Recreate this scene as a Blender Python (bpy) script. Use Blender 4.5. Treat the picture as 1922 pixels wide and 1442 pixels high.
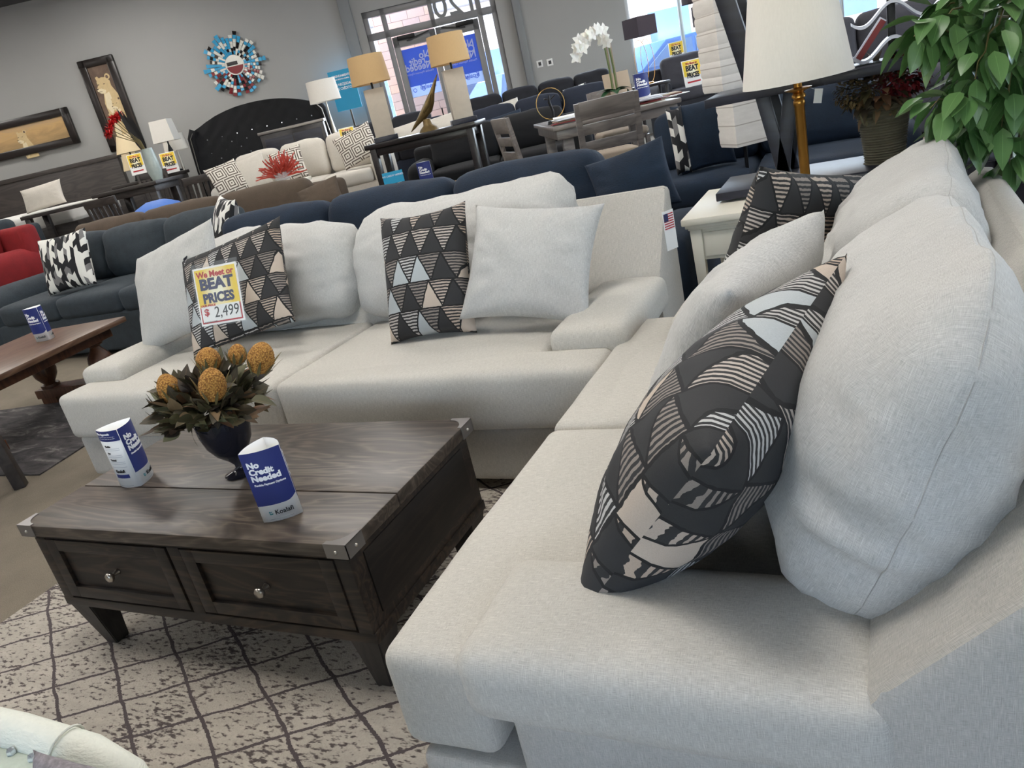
import bpy, bmesh, math, random
from mathutils.bvhtree import BVHTree
from mathutils import Vector, Matrix, Euler, noise
random.seed(7)
for o in list(bpy.data.objects): bpy.data.objects.remove(o)
C = bpy.context.scene.collection
PI = math.pi
def R(a): return math.radians(a)

# ------------------------------------------------------------ camera
F_PX, PITCH, ROLL, YAW, HCAM = 1440.0, R(20.2), R(13.27), R(28.2), 1.25
FH = Vector((-math.sin(YAW), math.cos(YAW), 0)); RT = Vector((math.cos(YAW), math.sin(YAW), 0)); UP = Vector((0, 0, 1))
FWD = FH*math.cos(PITCH) - UP*math.sin(PITCH)
U0 = FH*math.sin(PITCH) + UP*math.cos(PITCH)
CR = RT*math.cos(ROLL) - U0*math.sin(ROLL)
CU = U0*math.cos(ROLL) + RT*math.sin(ROLL)
EYE = Vector((0, 0, HCAM))
camd = bpy.data.cameras.new('camera'); camd.sensor_width = 36.0; camd.lens = F_PX/1922*36.0; camd.clip_start = 0.03; camd.clip_end = 300
cam = bpy.data.objects.new('camera', camd); C.objects.link(cam)
m3 = Matrix((CR, CU, -FWD)).transposed()
cam.matrix_world = Matrix.Translation(EYE) @ m3.to_4x4()
bpy.context.scene.camera = cam

# ------------------------------------------------------------ colour management, world
sc = bpy.context.scene
sc.view_settings.view_transform = 'Standard'; sc.view_settings.look = 'None'
sc.view_settings.exposure = EXPOSURE = 0.5; sc.view_settings.gamma = 1.0; sc.view_settings.use_curve_mapping = False
w = bpy.data.worlds.new('sky'); sc.world = w; w.use_nodes = True
wn = w.node_tree.nodes; wl = w.node_tree.links
bg = wn['Background']; sky = wn.new('ShaderNodeTexSky'); sky.sky_type = 'HOSEK_WILKIE' if False else 'NISHITA'
sky.sun_disc = False; sky.sun_elevation = R(50); sky.sun_rotation = R(160)
wl.new(sky.outputs[0], bg.inputs[0]); bg.inputs[1].default_value = 0.9
sun = bpy.data.lights.new('sun', 'SUN'); sun.energy = 14.0; sun.angle = R(0.6); sun.color = (1, .96, .9)
suno = bpy.data.objects.new('sun', sun); C.objects.link(suno)
sd = (RT*0.45 + FH*0.12 - UP*0.9).normalized()     # travelling direction of the light
suno.rotation_euler = sd.to_track_quat('-Z', 'Y').to_euler()

def P(u, d, z=0.0): return RT*u + FH*d + UP*z      # point in the frame that follows the back wall
def ray(px, py): return FWD + CR*((px-961)/F_PX) - CU*((py-721)/F_PX)
def onz(px, py, z): d = ray(px, py); return EYE + d*((z-HCAM)/d.z)
def at(px, py, D): d = ray(px, py); return EYE + d*(D/d.dot(FH))
def uz(px, py, D): p = at(px, py, D); return p.dot(RT), p.z

WALL_D = 15.0; DB_ = -5.0; CEIL = 4.45
def area(name, loc, size, sizey, power, col, direction):
    l = bpy.data.lights.new(name, 'AREA'); l.shape = 'RECTANGLE'; l.size = size; l.size_y = sizey; l.energy = power; l.color = col
    o = bpy.data.objects.new(name, l); C.objects.link(o); o.location = loc
    o.rotation_euler = Vector(direction).to_track_quat('-Z', 'Y').to_euler(); return o
# daylight by the shop-front glazing, then by two assumed windows (area lights in the plane of the panes)
area('daylight_door', P(-1.3, WALL_D-0.35, 1.9), 2.4, 2.6, 90, (.82, .9, 1), -FH)
area('daylight_window', P(5.0, WALL_D-0.35, 2.2), 6.0, 2.4, 300, (.82, .9, 1), -FH)
area('daylight_assumed_front', P(-2.0, DB_+.3, 1.8), 8.0, 1.4, 12, (.42, .60, 1), FH)  # added bluish fill for sofa fronts, from an unseen assumed window
area('daylight_assumed_side', P(10.7, 4.0, 2.0), 8.0, 2.6, 260, (.66, .80, 1), -RT)  # added bluish fill from the right, at an unseen assumed window

# ------------------------------------------------------------ node helpers
M = {}
class NT:
    def __init__(s, name):
        s.m = bpy.data.materials.new(name); s.m.use_nodes = True; M[name] = s.m
        s.n = s.m.node_tree.nodes; s.l = s.m.node_tree.links; s.b = s.n['Principled BSDF']
    def new(s, t, **kw):
        n = s.n.new(t)
        for k, v in kw.items(): setattr(n, k, v)
        return n
    def put(s, sock, v):
        if v is None: return
        if hasattr(v, 'is_output') or isinstance(v, bpy.types.NodeSocket): s.l.new(v, sock)
        elif isinstance(v, (tuple, list)) and len(v) == 3 and sock.type == 'RGBA': sock.default_value = (*v, 1)
        else: sock.default_value = v
    def math(s, op, a, b=None, c=None, clamp=False):
        n = s.new('ShaderNodeMath', operation=op, use_clamp=clamp); s.put(n.inputs[0], a)
        if b is not None: s.put(n.inputs[1], b)
        if c is not None: s.put(n.inputs[2], c)
        return n.outputs[0]
    def mix(s, f, a, b, blend='MIX'):
        n = s.new('ShaderNodeMix', data_type='RGBA', blend_type=blend); s.put(n.inputs[0], f); s.put(n.inputs[6], a); s.put(n.inputs[7], b); return n.outputs[2]
    def coord(s, kind='UV'): return s.new('ShaderNodeTexCoord').outputs[kind]
    def mapping(s, v, scale=(1, 1, 1), rot=(0, 0, 0), loc=(0, 0, 0)):
        n = s.new('ShaderNodeMapping'); s.l.new(v, n.inputs[0]); n.inputs['Scale'].default_value = scale; n.inputs['Rotation'].default_value = rot; n.inputs['Location'].default_value = loc; return n.outputs[0]
    def noise(s, v, scale=5, detail=3, rough=.5, dist=0):
        n = s.new('ShaderNodeTexNoise'); s.put(n.inputs['Vector'], v); n.inputs['Scale'].default_value = scale; n.inputs['Detail'].default_value = detail
        n.inputs['Roughness'].default_value = rough; n.inputs['Distortion'].default_value = dist; return n.outputs['Fac']
    def ramp(s, f, stops):
        n = s.new('ShaderNodeValToRGB'); s.put(n.inputs[0], f); e = n.color_ramp.elements
        while len(e) < len(stops): e.new(.5)
        for i, (p, c) in enumerate(stops): e[i].position = p; e[i].color = (*c, 1) if len(c) == 3 else c
        return n.outputs[0]
    def sep(s, v): n = s.new('ShaderNodeSeparateXYZ'); s.l.new(v, n.inputs[0]); return n.outputs
    def comb(s, x, y, z=0.0):
        n = s.new('ShaderNodeCombineXYZ'); s.put(n.inputs[0], x); s.put(n.inputs[1], y); s.put(n.inputs[2], z); return n.outputs[0]
    def white(s, v): n = s.new('ShaderNodeTexWhiteNoise', noise_dimensions='3D'); s.put(n.inputs[0], v); return n.outputs[0]
    def bump(s, h, strength=.3, dist=.002):
        n = s.new('ShaderNodeBump'); n.inputs['Strength'].default_value = strength; n.inputs['Distance'].default_value = dist
        s.put(n.inputs['Height'], h); s.l.new(n.outputs[0], s.b.inputs['Normal'])
    def done(s, col=None, rough=None, metal=None, **kw):
        if col is not None: s.put(s.b.inputs['Base Color'], col)
        if rough is not None: s.put(s.b.inputs['Roughness'], rough)
        if metal is not None: s.b.inputs['Metallic'].default_value = metal
        for k, v in kw.items(): s.put(s.b.inputs[k], v)
        return s.m
def srgb(r, g, b):
    f = lambda c: (c/255/12.92) if c/255 <= .04045 else ((c/255+.055)/1.055)**2.4
    return (f(r), f(g), f(b))
def plain(name, rgb, rough=.6, metal=0, var=.12, scale=6, **kw):
    t = NT(name); c = srgb(*rgb); n = t.noise(t.coord('Object'), scale, 4, .6)
    a = tuple(max(0, x*(1-var)) for x in c); b = tuple(min(1, x*(1+var)) for x in c)
    t.done(t.mix(n, a, b), rough, metal, **kw); return t
def emis(name, rgb, strength):
    t = NT(name); t.done(srgb(*rgb), .5, **{'Emission Color': (*srgb(*rgb), 1), 'Emission Strength': strength}); return t

def linen(name, rgb, rgb2, sheen=.1):
    t = NT(name); uv = t.coord('UV')
    a = t.noise(t.mapping(uv, (90, 1300, 1)), 1, 2, .6); b = t.noise(t.mapping(uv, (1300, 60, 1), loc=(3, 7, 0)), 1, 2, .6)
    sl = t.noise(t.mapping(uv, (700, 25, 1), loc=(13, 1, 0)), 1, 1, .5)
    w_ = t.math('ADD', a, b); f = t.math('MULTIPLY_ADD', w_, 1.6, -1.1, clamp=True)
    col = t.mix(f, srgb(*rgb2), srgb(*rgb)); s2 = t.math('MULTIPLY_ADD', sl, 6.0, -3.6, clamp=True)
    col = t.mix(t.math('MULTIPLY', s2, .32), col, tuple(min(1, x*1.35) for x in srgb(*rgb)))
    t.bump(w_, .35, .0012); t.done(col, .9, **{'Sheen Weight': sheen, 'Sheen Roughness': .5}); return t
def velvet(name, rgb, rgb2, sheen=.5, scale=9):
    t = NT(name); uv = t.coord('Object')
    a = t.noise(uv, scale, 5, .65); b = t.noise(t.mapping(uv, (1, 1, 4)), 90, 2, .6)
    f = t.math('MULTIPLY_ADD', b, .6, t.math('MULTIPLY', a, .7)); f = t.math('SUBTRACT', f, .15, clamp=True)
    t.bump(b, .5, .004); t.done(t.mix(f, srgb(*rgb2), srgb(*rgb)), .85, **{'Sheen Weight': sheen, 'Sheen Roughness': .4, 'Sheen Tint': (*srgb(*rgb), 1)}); return t
linen('fabric_light', (208, 204, 195), (164, 160, 151))
linen('fabric_cushion', (202, 201, 197), (160, 159, 156))
linen('fabric_seam', (182, 180, 175), (154, 152, 148))
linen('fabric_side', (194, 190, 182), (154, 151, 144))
linen('fabric_beige', (212, 206, 196), (178, 172, 162))
velvet('velvet_navy', (17, 42, 66), (4, 14, 28), .1); velvet('velvet_navy_dark', (26, 36, 56), (8, 14, 26), .3)
velvet('chenille_slate', (58, 68, 76), (24, 31, 37), .2, 14); velvet('suede_brown', (96, 82, 68), (58, 47, 38), .25, 5)
velvet('suede_tan', (140, 122, 104), (104, 88, 74), .3, 5)
velvet('fabric_red', (150, 22, 28), (96, 10, 14), .1, 7); velvet('velvet_black', (13, 14, 20), (3, 4, 7), .25)
velvet('velvet_cream', (226, 226, 214), (200, 204, 194), .5, 6); velvet('velvet_sage', (188, 196, 184), (160, 170, 158), .4, 6)
velvet('fabric_black', (30, 31, 40), (12, 12, 18), .3); velvet('seat_taupe', (160, 146, 130), (128, 114, 100), .2)
velvet('fabric_charcoal', (66, 66, 74), (40, 40, 46), .3)

def wood(name, rgbs, axis=0, scale=1.0, rough=.35, dist=1.6, coat=0.0, ring=9.0):
    """cathedral-grained wood, fibres run along the given object axis"""
    t = NT(name); co = t.coord('Object')
    s = [7.0*scale]*3; s[axis] = 1.1*scale
    v = t.mapping(co, tuple(s)); n = t.noise(v, 1.0, 3, .55, dist*.5)
    wv = t.math('MULTIPLY', n, ring); saw = t.math('FRACT', wv); saw = t.math('PINGPONG', t.math('MULTIPLY', saw, 2.0), 1.0)
    s2 = [260.0]*3; s2[axis] = 6.0
    fine = t.noise(t.mapping(co, tuple(s2)), 1.0, 3, .7); big = t.noise(co, 2.2*scale, 2, .5)
    f = t.math('MULTIPLY_ADD', saw, .45, t.math('MULTIPLY', fine, .5)); f = t.math('MULTIPLY_ADD', big, .35, t.math('SUBTRACT', f, .17), clamp=True)
    stops = [(i/(len(rgbs)-1)*.8+.08, srgb(*c)) for i, c in enumerate(rgbs)]
    t.bump(fine, .25, .0008); t.done(t.ramp(f, stops), rough, **({'Coat Weight': coat, 'Coat Roughness': .25} if coat else {})); return t
wood('wood_table_top', [(38, 32, 28), (68, 59, 52), (112, 100, 88)], 0, 1.2, .38)
wood('wood_table_body_shaded', [(14, 11, 10), (37, 30, 26), (72, 58, 46)], 0, 1.3, .5)  # browns darkened to put the shade below the tabletop into the body colour
wood('wood_table_side', [(13, 10, 10), (24, 19, 17), (40, 33, 28)], 1, 1.0, .55)
wood('wood_leg', [(34, 31, 30), (48, 44, 42), (58, 53, 50)], 2, 1.5, .5)
wood('wood_farm', [(72, 50, 36), (98, 73, 56), (120, 94, 74)], 0, .8, .35)
wood('wood_farm_dark', [(50, 28, 18), (80, 48, 30), (104, 68, 44)], 2, .8, .4)
wood('wood_black', [(20, 17, 18), (30, 26, 27), (44, 38, 38)], 0, .8, .3)
wood('wood_espresso', [(16, 17, 26), (25, 27, 40), (35, 37, 53)], 0, .7, .42)
wood('wood_grey', [(88, 82, 80), (112, 105, 101), (132, 124, 119)], 0, .8, .35)
wood('wood_bed', [(40, 36, 35), (56, 51, 49), (70, 64, 60)], 0, .5, .4)

def tri_fabric(name, rowh=.098, bw=.085, rot=0, gain=1.0):
    t = NT(name); uv0 = t.coord('UV')
    uv0 = t.mapping(uv0, (1, 1, 1), (0, 0, rot))
    wob = t.new('ShaderNodeTexNoise'); t.l.new(uv0, wob.inputs['Vector']); wob.inputs['Scale'].default_value = 55
    off = t.new('ShaderNodeVectorMath', operation='MULTIPLY_ADD'); t.l.new(wob.outputs['Color'], off.inputs[0]); off.inputs[1].default_value = (.006, .006, 0); t.l.new(uv0, off.inputs[2])
    x, y, _ = t.sep(off.outputs[0])
    v = t.math('DIVIDE', y, rowh); row = t.math('FLOOR', v); fv = t.math('FRACT', v)
    u = t.math('MULTIPLY_ADD', row, .37, t.math('DIVIDE', x, bw)); fu = t.math('FRACT', u); cu = t.math('FLOOR', u)
    d = t.math('ABSOLUTE', t.math('SUBTRACT', fu, .5)); edge = t.math('MULTIPLY', t.math('SUBTRACT', 1.0, fv), .5)
    up = t.math('LESS_THAN', d, edge); line = t.math('LESS_THAN', t.math('ABSOLUTE', t.math('SUBTRACT', d, edge)), .035)
    line2 = t.math('LESS_THAN', t.math('ABSOLUTE', t.math('SUBTRACT', fv, .5)), .47); line = t.math('MAXIMUM', line, t.math('SUBTRACT', 1.0, line2))
    r1 = t.white(t.comb(cu, row, 1.0)); r2 = t.white(t.comb(t.math('FLOOR', t.math('ADD', u, .5)), row, 7.0))
    char = srgb(52, 52, 53); blue = srgb(190, 196, 198); beige = srgb(206, 190, 174)
    solid = t.mix(t.math('GREATER_THAN', r1, .60), char, blue); solid = t.mix(t.math('GREATER_THAN', r1, .80), solid, beige)
    st = t.math('FRACT', t.math('MULTIPLY', fv, 9.0)); stripe = t.math('GREATER_THAN', st, .52)
    tone = t.mix(r2, srgb(196, 176, 158), srgb(205, 206, 206)); tone = t.mix(t.math('GREATER_THAN', t.math('FRACT', t.math('MULTIPLY', r2, 7.3)), .6), tone, srgb(150, 140, 132))
    stripes = t.mix(stripe, char, tone)
    col = t.mix(up, stripes, solid); col = t.mix(line, col, srgb(30, 30, 31))
    weave = t.noise(t.mapping(uv0, (900, 900, 1)), 1, 2, .6)
    col = t.mix(t.math('MULTIPLY', weave, .35), col, srgb(20, 20, 22))
    t.bump(weave, .4, .001); t.done(col, .9); return t
tri_fabric('fabric_triangles'); tri_fabric('fabric_triangles_bold', .098, .1, R(90))
def harlequin(name):
    t = NT(name); x, y, _ = t.sep(t.coord('UV'))
    u = t.math('MULTIPLY', x, 34.0); cu = t.math('FLOOR', u); fu = t.math('FRACT', u); par = t.math('PINGPONG', u, 1.0)
    v = t.math('MULTIPLY_ADD', par, .5, t.math('MULTIPLY', y, 19.0)); row = t.math('FLOOR', v)
    r = t.white(t.comb(cu, row)); col = t.mix(t.math('GREATER_THAN', r, .38), srgb(28, 28, 32), srgb(222, 220, 214)); col = t.mix(t.math('GREATER_THAN', r, .78), col, srgb(120, 118, 118))
    t.done(col, .9); return t
harlequin('fabric_harlequin')
def greek(name):
    t = NT(name); x, y, _ = t.sep(t.coord('UV')); s = 6.5
    fy = t.math('MULTIPLY', y, s); row = t.math('FLOOR', fy); fx = t.math('MULTIPLY_ADD', row, .5, t.math('MULTIPLY', x, s))
    a = t.math('ABSOLUTE', t.math('SUBTRACT', t.math('FRACT', fx), .5)); b = t.math('ABSOLUTE', t.math('SUBTRACT', t.math('FRACT', fy), .5))
    d = t.math('MULTIPLY', t.math('MAXIMUM', a, b), 5.0); r = t.math('FRACT', t.math('ADD', d, .15))
    t.done(t.mix(t.math('LESS_THAN', r, .42), srgb(214, 208, 198), srgb(92, 82, 74)), .9); return t
greek('fabric_fret')
plain('wall_grey', (158, 158, 156), .65, 0, .05, 1.2); plain('trim_grey', (122, 125, 128), .5, 0, .04); plain('ceiling_paint', (72, 72, 76), .9)
t = NT('carpet'); co = t.coord('Object'); n1 = t.noise(co, 2.2, 4, .7); n2 = t.noise(co, 260, 2, .7)
f = t.math('MULTIPLY_ADD', n2, .7, t.math('MULTIPLY', n1, .45)); f = t.math('SUBTRACT', f, .1, clamp=True)
t.bump(n2, .6, .004); t.done(t.ramp(f, [(.2, srgb(88, 80, 68)), (.8, srgb(146, 135, 118))]), .95)
# rug: diamond lattice of dark wavy lines over pale ground with flecks
def rug_mat(name, base, dark, line, a1, a2, O, wid=.035, flecks=True):
    t = NT(name); co = t.coord('Object')
    wn_ = t.new('ShaderNodeTexNoise'); t.l.new(co, wn_.inputs['Vector']); wn_.inputs['Scale'].default_value = 7
    off = t.new('ShaderNodeVectorMath', operation='MULTIPLY_ADD'); t.l.new(wn_.outputs['Color'], off.inputs[0]); off.inputs[1].default_value = (.026, .026, 0); t.l.new(co, off.inputs[2])
    x, y, _ = t.sep(off.outputs[0]); x = t.math('SUBTRACT', x, O[0]+.013); y = t.math('SUBTRACT', y, O[1]+.01)
    det = a1[0]*a2[1]-a1[1]*a2[0]
    p = t.math('DIVIDE', t.math('SUBTRACT', t.math('MULTIPLY', x, a2[1]), t.math('MULTIPLY', y, a2[0])), det)
    q = t.math('DIVIDE', t.math('SUBTRACT', t.math('MULTIPLY', y, a1[0]), t.math('MULTIPLY', x, a1[1])), det)
    fn = t.noise(co, 160, 2, .6)
    def ln(v):
        k = t.math('ABSOLUTE', t.math('SUBTRACT', t.math('FRACT', t.math('ADD', v, .5)), .5)); k = t.math('MULTIPLY_ADD', fn, .05, k)
        return t.math('LESS_THAN', k, wid+.028)
    L = t.math('MAXIMUM', ln(p), ln(q))
    fl = t.noise(t.mapping(co, (38, 95, 1), (0, 0, R(-32))), 1, 2, .6); blot = t.noise(co, 5, 3, .6)
    g = t.math('MULTIPLY_ADD', blot, .4, fl); g = t.math('MULTIPLY_ADD', g, 9.0, -6.55, clamp=True)
    soft = t.noise(t.mapping(co, (6, 22, 1), (0, 0, R(-32))), 1, 3, .6)
    col = t.mix(t.math('MULTIPLY_ADD', soft, 1.8, -.5, clamp=True), base, tuple(c*.72 for c in base))
    col = t.mix(g, col, dark); col = t.mix(L, col, line); col = t.mix(t.math('MULTIPLY', fn, .3), col, (.02, .02, .02))
    t.bump(t.math('MULTIPLY_ADD', L, -.6, fn), .7, .004); t.done(col, .95); return t
rug_mat('rug_diamond', srgb(196, 187, 174), srgb(84, 75, 72), srgb(82, 73, 74), (.143, .092), (.140, -.092), (-1.71, 1.03), .026)
t = NT('rug_dark'); co = t.coord('Object'); n = t.noise(t.mapping(co, (3, 9, 1), (0, 0, R(20))), 1, 5, .7, 1.5)
t.done(t.ramp(n, [(.35, srgb(40, 38, 40)), (.55, srgb(78, 74, 74)), (.7, srgb(140, 136, 132))]), .95)
t = NT('rug_stripe'); x, y, _ = t.sep(t.coord('Object')); k = t.math('FRACT', t.math('MULTIPLY', t.math('ADD', x, t.math('MULTIPLY', y, .7)), 2.2))
t.done(t.mix(t.math('LESS_THAN', k, .07), srgb(150, 132, 118), srgb(60, 44, 38)), .95)
plain('metal_nickel', (186, 180, 172), .28, 1, .05); plain('metal_bracket', (132, 128, 126), .35, .6, .08); plain('brass', (176, 128, 62), .3, 1, .1)
plain('gold', (198, 160, 92), .3, 1, .15); plain('black_metal', (22, 22, 24), .4, .5, .1); plain('bronze', (110, 92, 58), .45, .6, .5, 30)
plain('alu', (176, 180, 184), .35, .3, .05); plain('door_frame', (122, 122, 124), .45, .3, .04)
plain('paper_white', (236, 236, 234), .6, 0, .02); plain('paper_navy', (30, 44, 112), .5, 0, .04); plain('paper_grey', (188, 190, 196), .6, 0, .03)
plain('ink_white', (244, 244, 246), .6, 0, .01); plain('ink_black', (16, 16, 20), .6, 0, .05); plain('ink_red', (178, 28, 38), .6, 0, .03); plain('ink_navy', (34, 38, 84), .6, 0, .04)
plain('ink_teal', (44, 140, 150), .6, 0, .03); plain('ink_blue', (30, 84, 150), .6, 0, .03); plain('paper_cyan', (18, 142, 184), .5, 0, .04)
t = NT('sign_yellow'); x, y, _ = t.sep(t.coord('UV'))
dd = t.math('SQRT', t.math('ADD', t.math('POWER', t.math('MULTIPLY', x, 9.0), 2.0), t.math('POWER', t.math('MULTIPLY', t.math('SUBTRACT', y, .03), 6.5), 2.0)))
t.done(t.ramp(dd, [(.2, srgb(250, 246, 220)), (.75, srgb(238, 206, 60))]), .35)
for nm, c, s_ in (('shade_linen', (206, 174, 128), .3), ('shade_white', (226, 222, 214), .3), ('shade_ivory', (214, 196, 160), .3), ('shade_paper', (226, 222, 216), .3)):
    t = NT(nm); co = t.coord('Object'); n = t.noise(t.mapping(co, (160, 160, 40)), 1, 2, .6)
    t.bump(n, .2, .001); t.done(t.mix(n, tuple(k*.9 for k in srgb(*c)), srgb(*c)), .9)
    if nm == 'shade_paper':
        z = t.sep(co)[2]; k = t.math('FRACT', t.math('MULTIPLY', z, 9.0)); rib = t.math('LESS_THAN', k, .06); cr_ = t.noise(t.mapping(co, (8, 8, 40)), 1, 4, .7)
        t.done(t.mix(rib, t.mix(cr_, srgb(206, 200, 194), srgb(236, 232, 226)), srgb(180, 172, 164)), .8)
plain('shade_dark', (58, 50, 58), .8, 0, .1, 40); plain('stone_lamp', (184, 174, 160), .7, 0, .12, 14); plain('white_paint', (226, 222, 208), .4, 0, .02); plain('jade', (44, 128, 98), .25, 0, .25, 20)
plain('terracotta', (168, 150, 130), .8, 0, .1); plain('petal_white', (240, 238, 232), .5, 0, .03, 30, **{'Subsurface Weight': .1}); plain('stem_green', (96, 110, 58), .6, 0, .2, 20)
plain('leaf_orchid', (38, 74, 44), .35, 0, .25, 12); plain('glass_smoke', (30, 31, 40), .06, 0, .3, 25, **{'Alpha': .82}); plain('crystal', (220, 226, 230), .05, .7, .1)
plain('glass_clear', (206, 214, 220), .08, 0, .03, 6, **{'Alpha': .30}); plain('glass_film', (230, 236, 240), .12, 0, .01, 6, **{'Alpha': .07})
plain('brown_frame', (34, 28, 26), .3, 0, .1); plain('vase_rope', (92, 88, 72), .85, 0, .35, 30); plain('book_white', (206, 210, 224), .4, 0, .05)
plain('book_red', (118, 26, 30), .5, 0, .1); plain('blue_paint', (72, 116, 196), .6, 0, .1); plain('coral_red', (178, 62, 48), .6, 0, .2, 30)
plain('flower_red', (200, 24, 28), .6, 0, .3, 30); plain('flower_crimson', (112, 14, 24), .7, 0, .6, 60); plain('flower_dry', (116, 96, 58), .8, 0, .5, 60)
plain('ceramic_swirl', (164, 176, 172), .2, 0, .3, 9); plain('mattress_white', (226, 224, 220), .8, 0, .04, 12)
plain('banner_teal', (120, 220, 210), .6); plain('asphalt', (196, 196, 200), .9, 0, .05, 2); plain('stucco', (190, 182, 172), .9, 0, .08, 3); plain('car_blue', (58, 92, 150), .2, .3, .08); plain('tire', (26, 26, 28), .8)
plain('car_glass', (84, 110, 150), .1, 0, .1); plain('tail_light', (190, 40, 40), .3); plain('roof_grey', (120, 122, 128), .8)
plain('fuzzy_grey', (128, 122, 126), .95, 0, .8, 160); plain('outlet_white', (230, 230, 228), .5, 0, .02); plain('outlet_dark', (50, 50, 52), .5)
t = NT('banksia'); v = t.new('ShaderNodeTexVoronoi'); t.l.new(t.coord('Object'), v.inputs['Vector']); v.inputs['Scale'].default_value = 260
t.bump(v.outputs['Distance'], 1.0, .003); t.done(t.mix(t.math('MULTIPLY', v.outputs['Distance'], 1.3), srgb(222, 168, 84), srgb(134, 84, 30)), .8)
def leafmat(name, cols, rough=.5):
    t = NT(name); g = t.new('ShaderNodeNewGeometry').outputs['Random Per Island']
    x = t.sep(t.coord('UV'))[0]; vein = t.math('LESS_THAN', t.math('ABSOLUTE', x), .03)
    c = t.ramp(g, [(i/(len(cols)-1), srgb(*k)) for i, k in enumerate(cols)]); c = t.mix(t.math('MULTIPLY', vein, .35), c, tuple(k*1.6 for k in srgb(*cols[-1])))
    t.done(c, rough); return t
leafmat('leaf_dried', [(58, 40, 28), (72, 68, 40), (40, 28, 22), (92, 90, 60), (124, 88, 62)], .6); leafmat('leaf_ficus', [(56, 90, 46), (84, 120, 66), (70, 106, 56), (114, 148, 92)], .38)
leafmat('leaf_stalk', [(92, 84, 52), (110, 98, 60)])
t = NT('stone_wall'); uv = t.coord('UV'); br = t.new('ShaderNodeTexBrick'); t.l.new(uv, br.inputs['Vector']); br.inputs['Scale'].default_value = 2.6
br.inputs['Color1'].default_value = (*srgb(196, 160, 142), 1); br.inputs['Color2'].default_value = (*srgb(170, 150, 146), 1); br.inputs['Mortar'].default_value = (*srgb(110, 92, 88), 1); br.inputs['Mortar Size'].default_value = .012
br.inputs['Row Height'].default_value = .42; br.inputs['Brick Width'].default_value = .9; br.offset = .37; t.done(br.outputs['Color'], .9)
# ------------------------------------------------------------ geometry helpers
def tag(o, label=None, cat=None, group=None, kind=None):
    if label: o['label'] = label
    if cat: o['category'] = cat
    if group: o['group'] = group
    if kind: o['kind'] = kind
    return o
def thing(name, label, cat, loc=(0, 0, 0), rotz=0.0, group=None):
    o = bpy.data.objects.new(name, None); C.objects.link(o); o.empty_display_size = .1
    o.location = loc; o.rotation_euler = (0, 0, rotz); return tag(o, label, cat, group)
def boxuv(me):
    if me.uv_layers: return
    uv = me.uv_layers.new(name='UVMap').data
    for p in me.polygons:
        n = p.normal; ax = max(range(3), key=lambda i: abs(n[i]))
        for li in p.loop_indices:
            c = me.vertices[me.loops[li].vertex_index].co
            uv[li].uv = (c.y, c.z) if ax == 0 else ((c.x, c.z) if ax == 1 else (c.x, c.y))
def put(name, me, mat=None, parent=None, smooth=None, label=None):
    o = bpy.data.objects.new(name, me); C.objects.link(o)
    if mat: me.materials.clear(); me.materials.append(M[mat] if isinstance(mat, str) else mat)
    if parent: o.parent = parent
    if label: o['label'] = label
    boxuv(me)
    if smooth is not None:
        for p in me.polygons: p.use_smooth = True
        if smooth < 179: me.set_sharp_from_angle(angle=R(smooth))
    return o
def frame(a, b):
    z = (Vector(b)-Vector(a)); L = z.length; z.normalize()
    x = z.orthogonal() if abs(z.z) < .999 else Vector((1, 0, 0)); x = (x - z*x.dot(z)).normalized(); y = z.cross(x)
    if abs(z.z) < .999: x = Vector((0, 0, 1)).cross(z).normalized(); y = z.cross(x)
    m = Matrix((x, y, z)).transposed().to_4x4(); m.translation = Vector(a); return m, L
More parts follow.
